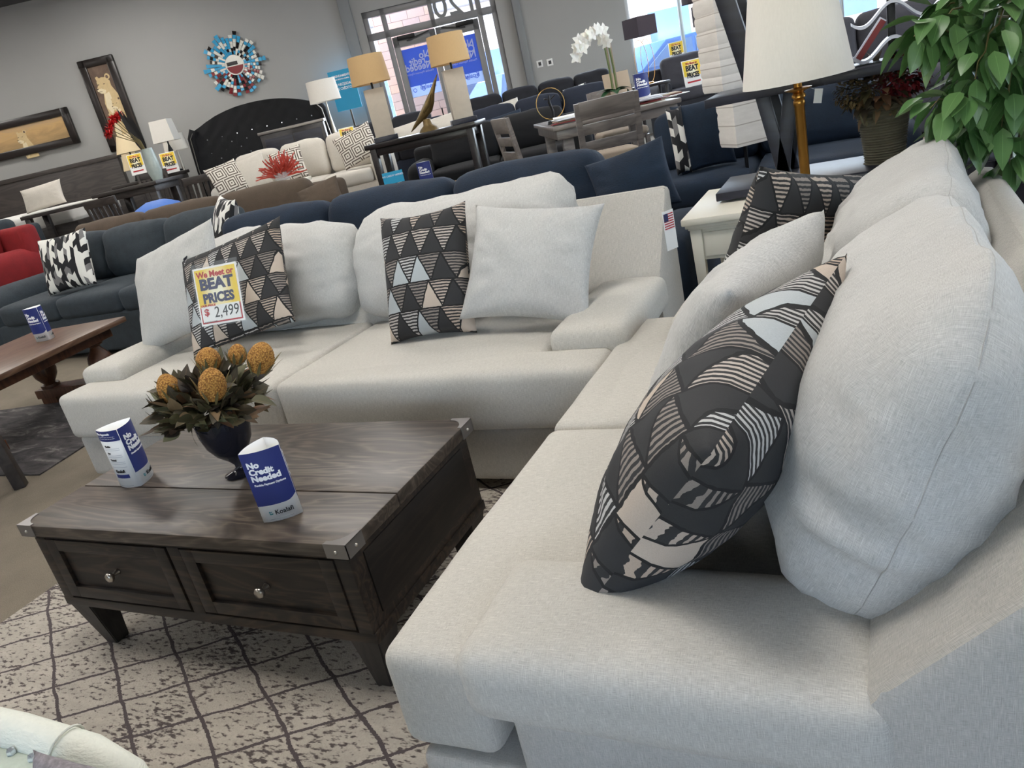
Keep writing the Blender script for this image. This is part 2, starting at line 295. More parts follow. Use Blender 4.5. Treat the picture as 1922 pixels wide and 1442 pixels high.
class MB:
    def __init__(s): s.bm = bmesh.new()
    def box(s, c, size, rot=(0, 0, 0), bev=0.0, seg=2, taper=None, mat=None):
        b = bmesh.new(); bmesh.ops.create_cube(b, size=1.0)
        for v in b.verts:
            v.co = Vector((v.co.x*size[0], v.co.y*size[1], v.co.z*size[2]))
            if taper and v.co.z < 0: v.co.x *= taper; v.co.y *= taper
        if bev > 0: bmesh.ops.bevel(b, geom=b.edges[:], offset=bev, segments=seg, affect='EDGES', profile=.5)
        m = Matrix.Translation(c) @ Euler(rot).to_matrix().to_4x4()
        if mat is not None: m = mat @ m
        b.transform(m); s.add(b); return s
    def b2(s, x0, x1, y0, y1, z0, z1, bev=0.0, seg=2): return s.box(((x0+x1)/2, (y0+y1)/2, (z0+z1)/2), (abs(x1-x0), abs(y1-y0), abs(z1-z0)), (0, 0, 0), bev, seg)
    def add(s, b):
        me = bpy.data.meshes.new('t'); b.to_mesh(me); b.free(); s.bm.from_mesh(me); bpy.data.meshes.remove(me)
    def bar(s, a, b_, w, h=None, bev=0.0):
        m, L = frame(a, b_); return s.box((0, 0, L/2), (w, h or w, L), (0, 0, 0), bev, 2, None, m)
    def cone(s, a, b_, r1, r2, n=16, caps=True):
        m, L = frame(a, b_); b = bmesh.new(); bmesh.ops.create_cone(b, cap_ends=caps, segments=n, radius1=r1, radius2=r2, depth=L, matrix=Matrix.Translation((0, 0, L/2))); b.transform(m); s.add(b); return s
    def lathe(s, prof, n=24, c=(0, 0, 0), mat=None):
        b = bmesh.new(); rings = []
        for r, z in prof:
            rings.append([b.verts.new((c[0]+r*math.cos(2*PI*k/n), c[1]+r*math.sin(2*PI*k/n), c[2]+z)) for k in range(n)] if r > 1e-5 else [b.verts.new((c[0], c[1], c[2]+z))])
        for A, B in zip(rings, rings[1:]):
            for k in range(n):
                j = (k+1) % n
                if len(A) == 1 and len(B) == 1: continue
                if len(A) == 1: b.faces.new((A[0], B[j], B[k]))
                elif len(B) == 1: b.faces.new((A[k], A[j], B[0]))
                else: b.faces.new((A[k], A[j], B[j], B[k]))
        if mat is not None: b.transform(mat)
        s.add(b); return s
    def sphere(s, c, r, sc=(1, 1, 1), n=12, rot=(0, 0, 0)):
        b = bmesh.new(); bmesh.ops.create_uvsphere(b, u_segments=n, v_segments=max(6, n*2//3), radius=r)
        b.transform(Matrix.Translation(c) @ Euler(rot).to_matrix().to_4x4() @ Matrix.Diagonal((*sc, 1))); s.add(b); return s
    def tube(s, pts, r, n=8, closed=False, rs=None):
        b = bmesh.new(); pts = [Vector(p) for p in pts]; rings = []; N = len(pts); up = None
        for i, p in enumerate(pts):
            if closed: d = pts[(i+1) % N]-pts[i-1]
            else: d = pts[min(i+1, N-1)]-pts[max(i-1, 0)]
            d.normalize()
            if up is None: up = d.orthogonal().normalized()
            up = (up-d*up.dot(d)).normalized(); sd_ = d.cross(up); rr = rs[i] if rs else r
            rings.append([b.verts.new(p+up*math.cos(2*PI*k/n)*rr+sd_*math.sin(2*PI*k/n)*rr) for k in range(n)])
        for i in range(N if closed else N-1):
            A, B = rings[i], rings[(i+1) % N]
            for k in range(n): b.faces.new((A[k], A[(k+1) % n], B[(k+1) % n], B[k]))
        if not closed: b.faces.new(rings[0][::-1]); b.faces.new(rings[-1])
        s.add(b); return s
    def prism(s, pts, a0, a1, axis='y', bev=0):
        """outline (two coordinates) extruded along an axis"""
        b = bmesh.new(); f = {'y': lambda p, t: (p[0], t, p[1]), 'z': lambda p, t: (p[0], p[1], t), 'x': lambda p, t: (t, p[0], p[1])}[axis]
        A = [b.verts.new(f(p, a0)) for p in pts]; B = [b.verts.new(f(p, a1)) for p in pts]; n = len(pts)
        b.faces.new(A); b.faces.new(B[::-1])
        for i in range(n): b.faces.new((A[i], B[i], B[(i+1) % n], A[(i+1) % n]))
        bmesh.ops.recalc_face_normals(b, faces=b.faces[:])
        if bev: bmesh.ops.bevel(b, geom=b.edges[:], offset=bev, segments=2, affect='EDGES', profile=.5)
        s.add(b); return s
    def poly(s, pts):
        vs = [s.bm.verts.new(p) for p in pts]; s.bm.faces.new(vs); return s
    def build(s, name, mat, parent=None, smooth=30, label=None):
        me = bpy.data.meshes.new(name); bmesh.ops.recalc_face_normals(s.bm, faces=s.bm.faces[:]) if False else None
        s.bm.to_mesh(me); s.bm.free(); return put(name, me, mat, parent, smooth, label)
def B(x0, x1, y0, y1, z0, z1, name, mat, parent, bev=.003, label=None): return MB().b2(x0, x1, y0, y1, z0, z1, bev).build(name, mat, parent, 30, label)

def soft(sx, sy, sz, r, crown=0.0, n=14, nz=0.0, nf=4.0, crx=0.0, cry=0.0, seed=0.0, ridge=0.0):
    """upholstered block: rounded edges, crowned faces and slight creases, centred on the origin"""
    h = (sx/2, sy/2, sz/2); r = min(r, *[k*.98 for k in h]); bm = bmesh.new()
    def ts(half):
        k = r/half/2; e = [-1, -1+k*.35, -1+k, -1+2*k]; m = max(3, n-6); mid = [-1+2*k+(2-4*k)*(i/m) for i in range(1, m)]
        return e+mid+[-x for x in e[::-1]]
    T = [ts(k) for k in h]
    def mp(p):
        p = Vector((p[0]*h[0], p[1]*h[1], p[2]*h[2])); q = Vector([max(-(h[i]-r), min(h[i]-r, p[i])) for i in range(3)]); d = p-q
        if d.length > 1e-9: d = d.normalized()*r
        w_ = q+d; a, b_, c_ = w_.x/h[0], w_.y/h[1], w_.z/h[2]
        g = lambda t: max(0, 1-t*t)
        w_.z += crown*g(a)*g(b_)*c_; w_.x += crx*g(b_)*g(c_)*a; w_.y += cry*g(a)*g(c_)*b_
        if nz:
            s_ = Vector((seed, seed*1.7, -seed)); nn = noise.noise(w_*nf+s_)+.5*noise.noise(w_*nf*2.3+s_)
            if ridge: nn += ridge*(1-abs(noise.noise(Vector((w_.x*nf*1.3, w_.y*nf*1.3, w_.z*nf*3))+s_))*4)
            w_ += Vector((a, b_, c_)).normalized()*nn*nz
        return w_
    for ax in range(3):
        i, j = [(1, 2), (2, 0), (0, 1)][ax]
        for sg in (-1, 1):
            g = [[None]*len(T[j]) for _ in T[i]]
            for a, u in enumerate(T[i]):
                for b_, v in enumerate(T[j]):
                    p = [0, 0, 0]; p[ax] = sg; p[i] = u; p[j] = v; g[a][b_] = bm.verts.new(mp(p))
            for a in range(len(T[i])-1):
                for b_ in range(len(T[j])-1):
                    q = (g[a][b_], g[a+1][b_], g[a+1][b_+1], g[a][b_+1]); bm.faces.new(q if sg > 0 else q[::-1])
    bmesh.ops.remove_doubles(bm, verts=bm.verts[:], dist=1e-5)
    me = bpy.data.meshes.new('soft'); bm.to_mesh(me); bm.free(); return me
def softp(name, mat, parent, c, size, r=.04, rot=(0, 0, 0), label=None, **kw):
    o = put(name, soft(*size, r, **kw), mat, parent, 180, label); o.location = c; o.rotation_euler = rot; return o

def pillow_mesh(w, h, t, n=26, pinch=.07, ears=.0, wr=.006, seed=1.0, fold=0.0, uvo=(0, 0), puff=.42):
    bm = bmesh.new(); uvl = bm.loops.layers.uv.new('UVMap'); G = {}
    def co(i, j, side):
        a, b_ = -1+2*i/n, -1+2*j/n; a2, b2 = math.sin(a*PI/2)*.35+a*.65, math.sin(b_*PI/2)*.35+b_*.65
        x = w/2*a2*(1-pinch*(1-b2*b2)); z = h/2*b2*(1-pinch*(1-a2*a2))
        k = max(0, (1-a2*a2))*max(0, (1-b2*b2)); th = t/2*k**puff*1.0
        if fold: x += fold*max(0, b2)*max(0, b2)*max(0, a2)*-1; th += 0
        nn = noise.noise(Vector((x*7+seed, z*7, side*2+seed))) + .6*noise.noise(Vector((x*15, z*15+seed, side)))
        ang = math.atan2(b2, a2); rr = max(abs(a2), abs(b2)); cw = math.sin(ang*14+seed*3+rr*3)*max(0, rr-.45)*(1-rr)*4
        th2 = th + (nn*wr + cw*wr*1.2)*min(1, k*6)
        return Vector((x, -side*th2, z)), (x+uvo[0], z+uvo[1])
    for side in (1, -1):
        for i in range(n+1):
            for j in range(n+1):
                edge = i in (0, n) or j in (0, n)
                key = (i, j, 0 if edge else side)
                if key not in G: G[key] = bm.verts.new(co(i, j, 0 if edge else side)[0])
        for i in range(n):
            for j in range(n):
                ids = [(i, j), (i+1, j), (i+1, j+1), (i, j+1)]; ks = [(a, b_, 0 if (a in (0, n) or b_ in (0, n)) else side) for a, b_ in ids]
                if side < 0: ids, ks = ids[::-1], ks[::-1]
                f = bm.faces.new([G[k] for k in ks])
                for lp, (a, b_) in zip(f.loops, ids):
                    u = co(a, b_, 0)[1]; lp[uvl].uv = u if side > 0 else (u[0]+.031, u[1]+.05)
    me = bpy.data.meshes.new('pillow'); bm.to_mesh(me); bm.free(); return me
def pillow(name, label, cat, mat, loc, w, h, t, yaw=0, lean=15, roll=0, rest=None, group=None, parent=None, piping=None, **kw):
    """front looks to local -y; roll in its own plane, lean back, then yaw; lowest point put on height rest"""
    me = pillow_mesh(w, h, t, **kw); m = Matrix.Rotation(R(yaw), 4, 'Z') @ Matrix.Rotation(R(-lean), 4, 'X') @ Matrix.Rotation(R(roll), 4, 'Y')
    zmin = min((m @ v.co).z for v in me.vertices); loc = Vector(loc)
    if rest is not None: loc.z = rest-zmin
    o = put(name, me, mat, parent, 180); o.matrix_local = Matrix.Translation(loc) @ m
    if parent is None: tag(o, label, cat, group)
    return o

def text_mesh(s, size, bold=0.0, align='CENTER', xs=1.0, mirror=False, italic=0.0, extr=.0004):
    cu = bpy.data.curves.new('t', 'FONT'); cu.body = s; cu.size = size; cu.align_x = align; cu.offset = bold; cu.shear = italic; cu.resolution_u = 3; cu.extrude = extr; cu.space_line = .9
    o = bpy.data.objects.new('t', cu); C.objects.link(o); dg = bpy.context.evaluated_depsgraph_get(); dg.update()
    me = bpy.data.meshes.new_from_object(o.evaluated_get(dg)); bpy.data.objects.remove(o); bpy.data.curves.remove(cu)
    for v in me.vertices: v.co = Vector((v.co.x*xs*(-1 if mirror else 1), -v.co.z, v.co.y))     # stands upright, reads from -y
    return me
def text(parent, s, loc, size, mat, name='lettering', bend=None, rot=None, **kw):
    me = text_mesh(s, size, **kw)
    if bend:
        for v in me.vertices: v.co = bend(v.co)
    o = put(name, me, mat, parent); o.location = loc
    if rot: o.rotation_euler = rot
    return o
def copy_tree(o, parent=None):
    c = o.copy(); C.objects.link(c); c.parent = parent
    if parent is not None: c.matrix_parent_inverse = o.matrix_parent_inverse.copy()
    for ch in list(o.children): copy_tree(ch, c)
    return c
def again(o, loc, rotz, label, group=None):
    c = copy_tree(o); c.location = loc; c.rotation_euler = (0, 0, rotz); c['label'] = label
    if group: c['group'] = group
    return c
def S(name, mb, mat, smooth=30):
    o = mb.build(name, mat, None, smooth) if isinstance(mb, MB) else mb; o['kind'] = 'structure'; return o
def mark(o): o['kind'] = 'structure'; return o
# ------------------------------------------------------------ room shell (in the frame of the back wall)
def fr(o): o.rotation_euler = (0, 0, YAW); return o            # local x = RT, local y = FH
UL, UR_, DB = -14.0, 11.0, -5.0
uL, zt = uz(677, 25, WALL_D); uR, _ = uz(949, 100, WALL_D); u1, zh = uz(735, 76, WALL_D); u2, _ = uz(898, 35, WALL_D)
w0, _ = uz(1180, 60, WALL_D); wsill = .75; wtop = 3.35; w1 = 9.6
T = .25
mb = MB()
for a in ((UL, uL, 0, CEIL), (uL, uR, zt, CEIL), (uR, w0, 0, CEIL), (w0, w1, 0, wsill), (w0, w1, wtop, CEIL), (w1, UR_, 0, CEIL)):
    mb.b2(a[0], a[1], WALL_D, WALL_D+T, a[2], a[3])
fr(S('wall_back', mb, 'wall_grey'))
fr(S('wall_left', MB().b2(UL-T, UL, DB-T, WALL_D+T, 0, CEIL), 'wall_grey')); fr(S('wall_front', MB().b2(UL-T, -6.2, DB-T, DB, 0, CEIL).b2(2.2, UR_+T, DB-T, DB, 0, CEIL).b2(-6.2, 2.2, DB-T, DB, 0, 1.2).b2(-6.2, 2.2, DB-T, DB, 2.6, CEIL), 'wall_grey'))
mb = MB()
for a in ((DB, 0, 0, CEIL), (0, 8.2, 0, .6), (0, 8.2, 3.4, CEIL), (8.2, WALL_D, 0, CEIL)): mb.b2(UR_, UR_+T, a[0], a[1], a[2], a[3])
fr(S('wall_right', mb, 'wall_grey'))
fr(S('floor', MB().b2(UL, UR_, DB, WALL_D+.6, -.1, 0), 'carpet')); fr(S('ceiling', MB().b2(UL, UR_, DB, WALL_D, CEIL, CEIL+.1), 'ceiling_paint'))
# pilasters either side of the entrance
pA, _ = uz(668, 120, WALL_D); pB, _ = uz(700, 180, WALL_D)
a0, _ = uz(632, 0, WALL_D); a1, _ = uz(654, 0, WALL_D)
fr(S('trim_1', MB().b2(a0, a1, WALL_D-.14, WALL_D, 0, CEIL, .01), 'trim_grey'))
c0, _ = uz(972, 0, WALL_D); fr(S('trim_2', MB().b2(c0-.13, c0, WALL_D-.14, WALL_D, 0, CEIL, .01), 'trim_grey'))
e0, _ = uz(938, 0, WALL_D)
bs = MB().b2(UL, uL-.02, WALL_D-.02, WALL_D, 0, .12); fr(S('baseboard_back', bs, 'trim_grey'))
# ceiling beam seen in the top left corner with a light strip
# shop entrance: frame, transoms, double door
D0 = WALL_D+.04
def bars(lst, name, parent, mat='door_frame', d=.07, y=None):
    mb = MB()
    for x0, x1, z0, z1 in lst: mb.b2(x0, x1, (y or D0), (y or D0)+d, z0, z1, .004)
    return mb.build(name, mat, parent)
ent = thing('window_1', None, None); ent['kind'] = 'structure'; ent.rotation_euler = (0, 0, YAW)
fwid = .09
tz = zh+.06
bars([(uL, uR, zt-.1, zt), (uL, uL+fwid, 0, zt), (uR-fwid, uR, 0, zt), (u1-fwid, u1, 0, zt), (u2, u2+fwid, 0, zt), (uL, uR, tz, tz+.12), ((u1+u2)/2-.04, (u1+u2)/2+.04, tz, zt)], 'window_frame', ent)
g = MB().b2(uL, u1, D0+.03, D0+.035, .1, zt-.1).b2(u2, uR, D0+.03, D0+.035, .1, zt-.1).b2(u1, u2, D0+.03, D0+.035, tz+.1, zt-.1); g.build('pane', 'glass_film', ent)
dr = thing('door_1', None, None); dr['kind'] = 'structure'; dr.rotation_euler = (0, 0, YAW)
um = (u1+u2)/2
for s_, (x0, x1) in enumerate(((u1+.01, um-.005), (um+.005, u2-.01))):
    st = .11; lf = MB()
    for q in ((x0, x0+st, .02, tz-.02), (x1-st, x1, .02, tz-.02), (x0, x1, .02, .25), (x0, x1, tz-.2, tz-.02)): lf.b2(q[0], q[1], D0+.005, D0+.05, q[2], q[3], .004)
    L_ = lf.build('door_leaf', 'door_frame', dr)
    MB().b2(x0+st, x1-st, D0+.02, D0+.026, .25, tz-.2).build('pane', 'glass_film', L_)
    hx = x1-.2 if s_ == 0 else x0+.2
    MB().bar((hx, D0-.03, .9), (hx, D0-.03, 1.3), .025).bar((x0+.05, D0-.03, 1.02), (x1-.05, D0-.03, 1.02), .04).build('door_handle', 'black_metal', L_)
    cxx = x0+.25 if s_ == 0 else x1-.25
    cl = MB().b2(cxx-.16, cxx+.16, D0-.07, D0, tz-.09, tz-.02, .01).bar((cxx, D0-.04, tz-.12), (cxx+(.42 if s_ == 0 else -.42), D0-.03, tz-.04), .02)
    cl.build('door_closer', 'black_metal', L_)
ov = text(ent, '120', (um+.45, D0+.02, (tz+zt)/2-.12), .55, 'trim_grey', mirror=True, bold=.004)
# window 2 with mullions and glass
win = thing('window_2', None, None); win['kind'] = 'structure'; win.rotation_euler = (0, 0, YAW)
m1, _ = uz(1283, 60, WALL_D); lst = [(w0, w1, wtop-.08, wtop), (w0, w1, wsill, wsill+.08), (w0, w0+.07, wsill, wtop), (w1-.07, w1, wsill, wtop)]
k = m1
while k < w1: lst.append((k-.03, k+.03, wsill, wtop)); k += (m1-w0)
bars(lst, 'window_frame', win, 'alu'); MB().b2(w0, w1, D0+.03, D0+.035, wsill, wtop).build('pane', 'glass_film', win)
win3 = thing('assumed_window_3', None, None); win3['kind'] = 'structure'; win3.rotation_euler = (0, 0, YAW); mb = MB()  # assumed window, unseen, added in the right wall to let daylight in
for y in (0, 2.05, 4.1, 6.15, 8.14): mb.b2(UR_+.05, UR_+.12, y, y+.06, .6, 3.4)
mb.b2(UR_+.05, UR_+.12, 0, 8.2, .6, .68).b2(UR_+.05, UR_+.12, 0, 8.2, 3.32, 3.4); mb.build('window_frame', 'alu', win3); MB().b2(UR_+.08, UR_+.085, 0, 8.2, .6, 3.4).build('pane', 'glass_film', win3)
win4 = thing('assumed_window_4', None, None); win4['kind'] = 'structure'; win4.rotation_euler = (0, 0, YAW); mb = MB()  # assumed window behind the camera, added for bluish light on sofa fronts
for x in (-6.2, -4.1, -2.0, .1, 2.14): mb.b2(x, x+.06, DB-.14, DB-.07, 1.2, 2.6)
mb.b2(-6.2, 2.2, DB-.14, DB-.07, 1.2, 1.28).b2(-6.2, 2.2, DB-.14, DB-.07, 2.52, 2.6); mb.build('window_frame', 'alu', win4); MB().b2(-6.2, 2.2, DB-.11, DB-.105, 1.2, 2.6).build('pane', 'glass_film', win4)
# ------------------------------------------------------------ outside
fr(S('ground', MB().b2(-30, 34, WALL_D+.6, 60, -.12, -.02), 'asphalt')); 
fr(S('ground_side', MB().b2(UR_+T, 34, DB, WALL_D+.6, -.12, -.02), 'asphalt'))
s0, _ = uz(737, 60, 17); s1, _ = uz(800, 20, 17)
st = MB().b2(s0-.35, s1+.05, 17, 17.9, 0, 5.2, .02).build('stone_pillar', 'stone_wall'); fr(st); tag(st, 'rough stone-clad pillar outside the shop entrance', 'pillar')
bd = thing('building', 'pale building across the parking lot seen through the windows', 'building', P(6, 40, 0), YAW)
B(-16, 20, 0, 6, 0, 5.5, 'wall', 'stucco', bd); B(-16.3, 20.3, -.6, 6.3, 5.5, 6.0, 'roof', 'roof_grey', bd)
for k in range(7): B(-14+k*4.6, -12+k*4.6, -.05, .1, 1.2, 3.4, 'window', 'car_glass', bd)
def car(loc, rotz, label, paint='car_blue'):
    t = thing('car', label, 'car', loc, rotz, 'cars parked outside')
    prof = [(-2.3, .35), (2.25, .35), (2.3, .8), (2.2, 1.02), (1.15, 1.12), (.45, 1.62), (-1.9, 1.68), (-2.25, 1.1)]
    b = MB().prism(prof, -.88, .88, 'y', .04).build('body', paint, t)
    for s_ in (-1, 1): MB().prism([(1.0, 1.13), (.42, 1.52), (-.2, 1.56), (-.2, 1.12)], s_*.875, s_*.9, 'y').prism([(-.3, 1.12), (-.3, 1.56), (-1.75, 1.58), (-1.95, 1.15)], s_*.875, s_*.9, 'y').build('side_window', 'car_glass', t)
    MB().prism([(-1.96, 1.6), (-1.93, 1.62), (-2.27, 1.16), (-2.3, 1.14)], -.7, .7, 'y').build('rear_window', 'car_glass', t)
    for s_ in (-1, 1):
        MB().b2(-2.34, -2.2, s_*.84-.1, s_*.84+.06, .85, 1.12, .02).build('tail_light', 'tail_light', t)
        for x in (-1.45, 1.45): MB().cone((x, s_*.72, .34), (x, s_*.92, .34), .34, .34, 20).cone((x, s_*.92, .34), (x, s_*.94, .34), .2, .18, 12).build('wheel', 'tire', t)
    return t
a = at(1235, 55, 18.6); car((a.x, a.y, 0), YAW+R(200), 'blue car parked outside, left of the window mullion')
a = at(1400, 30, 22.5); car((a.x, a.y, 0), YAW+R(195), 'blue car parked outside, right of the window mullion')
a = at(940, 110, 19); car((a.x, a.y, 0), YAW+R(60), 'dark car outside seen beyond the right sidelight of the entrance', 'car_glass')
# ------------------------------------------------------------ ceiling lights
LIGHTS = [(-9.5, 12.6), (-9.5, 8), (-9.5, 3.5), (-5, 12.6), (-5, 8), (-5, 3.5), (-.5, 10.5), (-.8, 5.6), (-.5, 1.6), (4, 10), (4, 5.5), (4, .8), (8, 7), (-6.5, -1.5)]
emis('lamp_diffuser', (254, 250, 244), 14.5)
first = None
for i, (u, d) in enumerate(LIGHTS):
    p = P(u, d, CEIL-.09)
    if first is None:
        first = thing('ceiling_light', 'flat panel light on the ceiling', 'light', p, YAW, 'panel lights on the ceiling'); B(-.66, .66, -.66, .66, .02, .09, 'housing', 'alu', first); B(-.6, .6, -.6, .6, 0, .02, 'diffuser', 'lamp_diffuser', first, 0)
    else: again(first, p, YAW, 'flat panel light on the ceiling')
# ------------------------------------------------------------ rugs
def rug(name, label, pts, mat, z=.008):
    o = MB().prism(pts, .001, z, 'z').build(name, mat, None); return tag(o, label, 'rug')
rug('patterned_rug', 'pale rug with a dark diamond lattice under the wooden coffee table', [(-2.69, -1.2), (-.35, -1.2), (-.35, 2.3), (-2.69, 2.3)], 'rug_diamond')
a, b_ = onz(75, 893, 0), onz(165, 835, 0); dv = (b_-a).normalized(); nv = Vector((-dv.y, dv.x, 0))
rug('dark_rug', 'dark grey shaggy rug under the turned-leg wooden table', [tuple((a+q).xy) for q in (Vector((0, 0, 0)), dv*1.15, dv*1.15+nv*2.5, Vector((-2.6, -.1, 0)))], 'rug_dark')
# ------------------------------------------------------------ coffee table
ct = thing('coffee_table', 'dark wood coffee table with two drawers and metal corner brackets', 'coffee table', (-1.625, 1.375, 0))
hw, hd, ZT = .57, .305, .45
gy = -.09
B(-hw, hw, gy+.002, hd, ZT-.034, ZT, 'lift_top', 'wood_table_top', ct, .003); B(-hw, hw, -hd, gy-.002, ZT-.034, ZT, 'fixed_top', 'wood_table_top', ct, .003)
bw, bd_ = hw-.018, hd-.018
body = MB().b2(-bw, bw, -bd_+.02, bd_, .19, ZT-.034, .002).b2(-bw-.004, bw+.004, -bd_-.004, bd_+.004, .17, .20, .004)
for x in (-bw+.022, 0, bw-.022): body.b2(x-.021, x+.021, -bd_-.003, -bd_+.0301, .1951, ZT-.0501, .001)
body.b2(-bw+.0003, bw-.0003, -bd_-.001, -bd_+.0299, ZT-.05, ZT-.0343); bb = body.build('body', 'wood_table_body_shaded', ct)
B(bw-.001, bw+.004, -bd_+.045, bd_-.045, .225, ZT-.06, 'side_panel', 'wood_table_side', bb, .001)
for x0, x1 in ((-bw+.045, -.026), (.026, bw-.045)):
    dm = MB(); y0 = -bd_-.006; z0, z1 = .207, ZT-.052
    for q in ((x0, x0+.042, z0, z1), (x1-.042, x1, z0, z1), (x0+.042, x1-.042, z0, z0+.036), (x0+.042, x1-.042, z1-.036, z1)): dm.b2(q[0], q[1], y0, y0+.022, q[2], q[3], .001)
    dm.b2(x0+.04, x1-.04, y0+.011, y0+.021, z0+.034, z1-.034); dw = dm.build('drawer', 'wood_table_body_shaded', ct)
    MB().lathe([(0, 0), (.009, 0), (.006, .008), (.005, .016), (.012, .02), (.0145, .027), (.011, .033), (0, .035)], 20, mat=Matrix.Translation(((x0+x1)/2, y0+.01, (z0+z1)/2)) @ Matrix.Rotation(R(90), 4, 'X')).build('knob', 'metal_nickel', dw, 60)
for sx in (-1, 1):
    for sy in (-1, 1):
        lg = bmesh.new(); top = [(sx*(bw-.001), sy*(bd_-.001)), (sx*(bw-.085), sy*(bd_-.001)), (sx*(bw-.085), sy*(bd_-.085)), (sx*(bw-.001), sy*(bd_-.085))]
        bot = [(sx*(bw-.035), sy*(bd_-.03)), (sx*(bw-.08), sy*(bd_-.03)), (sx*(bw-.08), sy*(bd_-.075)), (sx*(bw-.035), sy*(bd_-.075))]
        A = [lg.verts.new((*p, .172)) for p in top]; Z = [lg.verts.new((*p, .008)) for p in bot]
        lg.faces.new(A); lg.faces.new(Z[::-1])
        for i in range(4): lg.faces.new((A[i], A[(i+1) % 4], Z[(i+1) % 4], Z[i]))
        bmesh.ops.recalc_face_normals(lg, faces=lg.faces[:]); bmesh.ops.bevel(lg, geom=lg.edges[:], offset=.003, segments=2, affect='EDGES')
        m_ = MB(); m_.add(lg); m_.build('leg', 'wood_leg', ct)
        # corner bracket: concave plate on top with two flanges
        e = .002; L_ = .06; pl = [(hw+e, hd+e), (hw+e-L_, hd+e), (hw+e-L_, hd+e-.012)] + [(hw+e-L_+(L_-.012)*math.sin(t), hd+e-.012-(L_-.012)*(1-math.cos(t))) for t in [R(k) for k in (20, 40, 60, 75, 90)]] + [(hw+e, hd+e-L_)]
        bm_ = MB().prism([(sx*p[0], sy*p[1]) for p in pl], ZT, ZT+.0022, 'z')
        bm_.b2(sx*(hw-L_), sx*(hw+e), sy*hd, sy*(hd+e), ZT-.035, ZT+.002).b2(sx*hw, sx*(hw+e), sy*(hd-L_), sy*(hd+e), ZT-.035, ZT+.002)
        br = bm_.build('corner_bracket', 'metal_bracket', ct)
        for q in ((sx*(hw-.03), sy*(hd+e), ZT-.018), (sx*(hw+e), sy*(hd-.03), ZT-.018)): MB().sphere(q, .0045).build('rivet', 'metal_nickel', br)
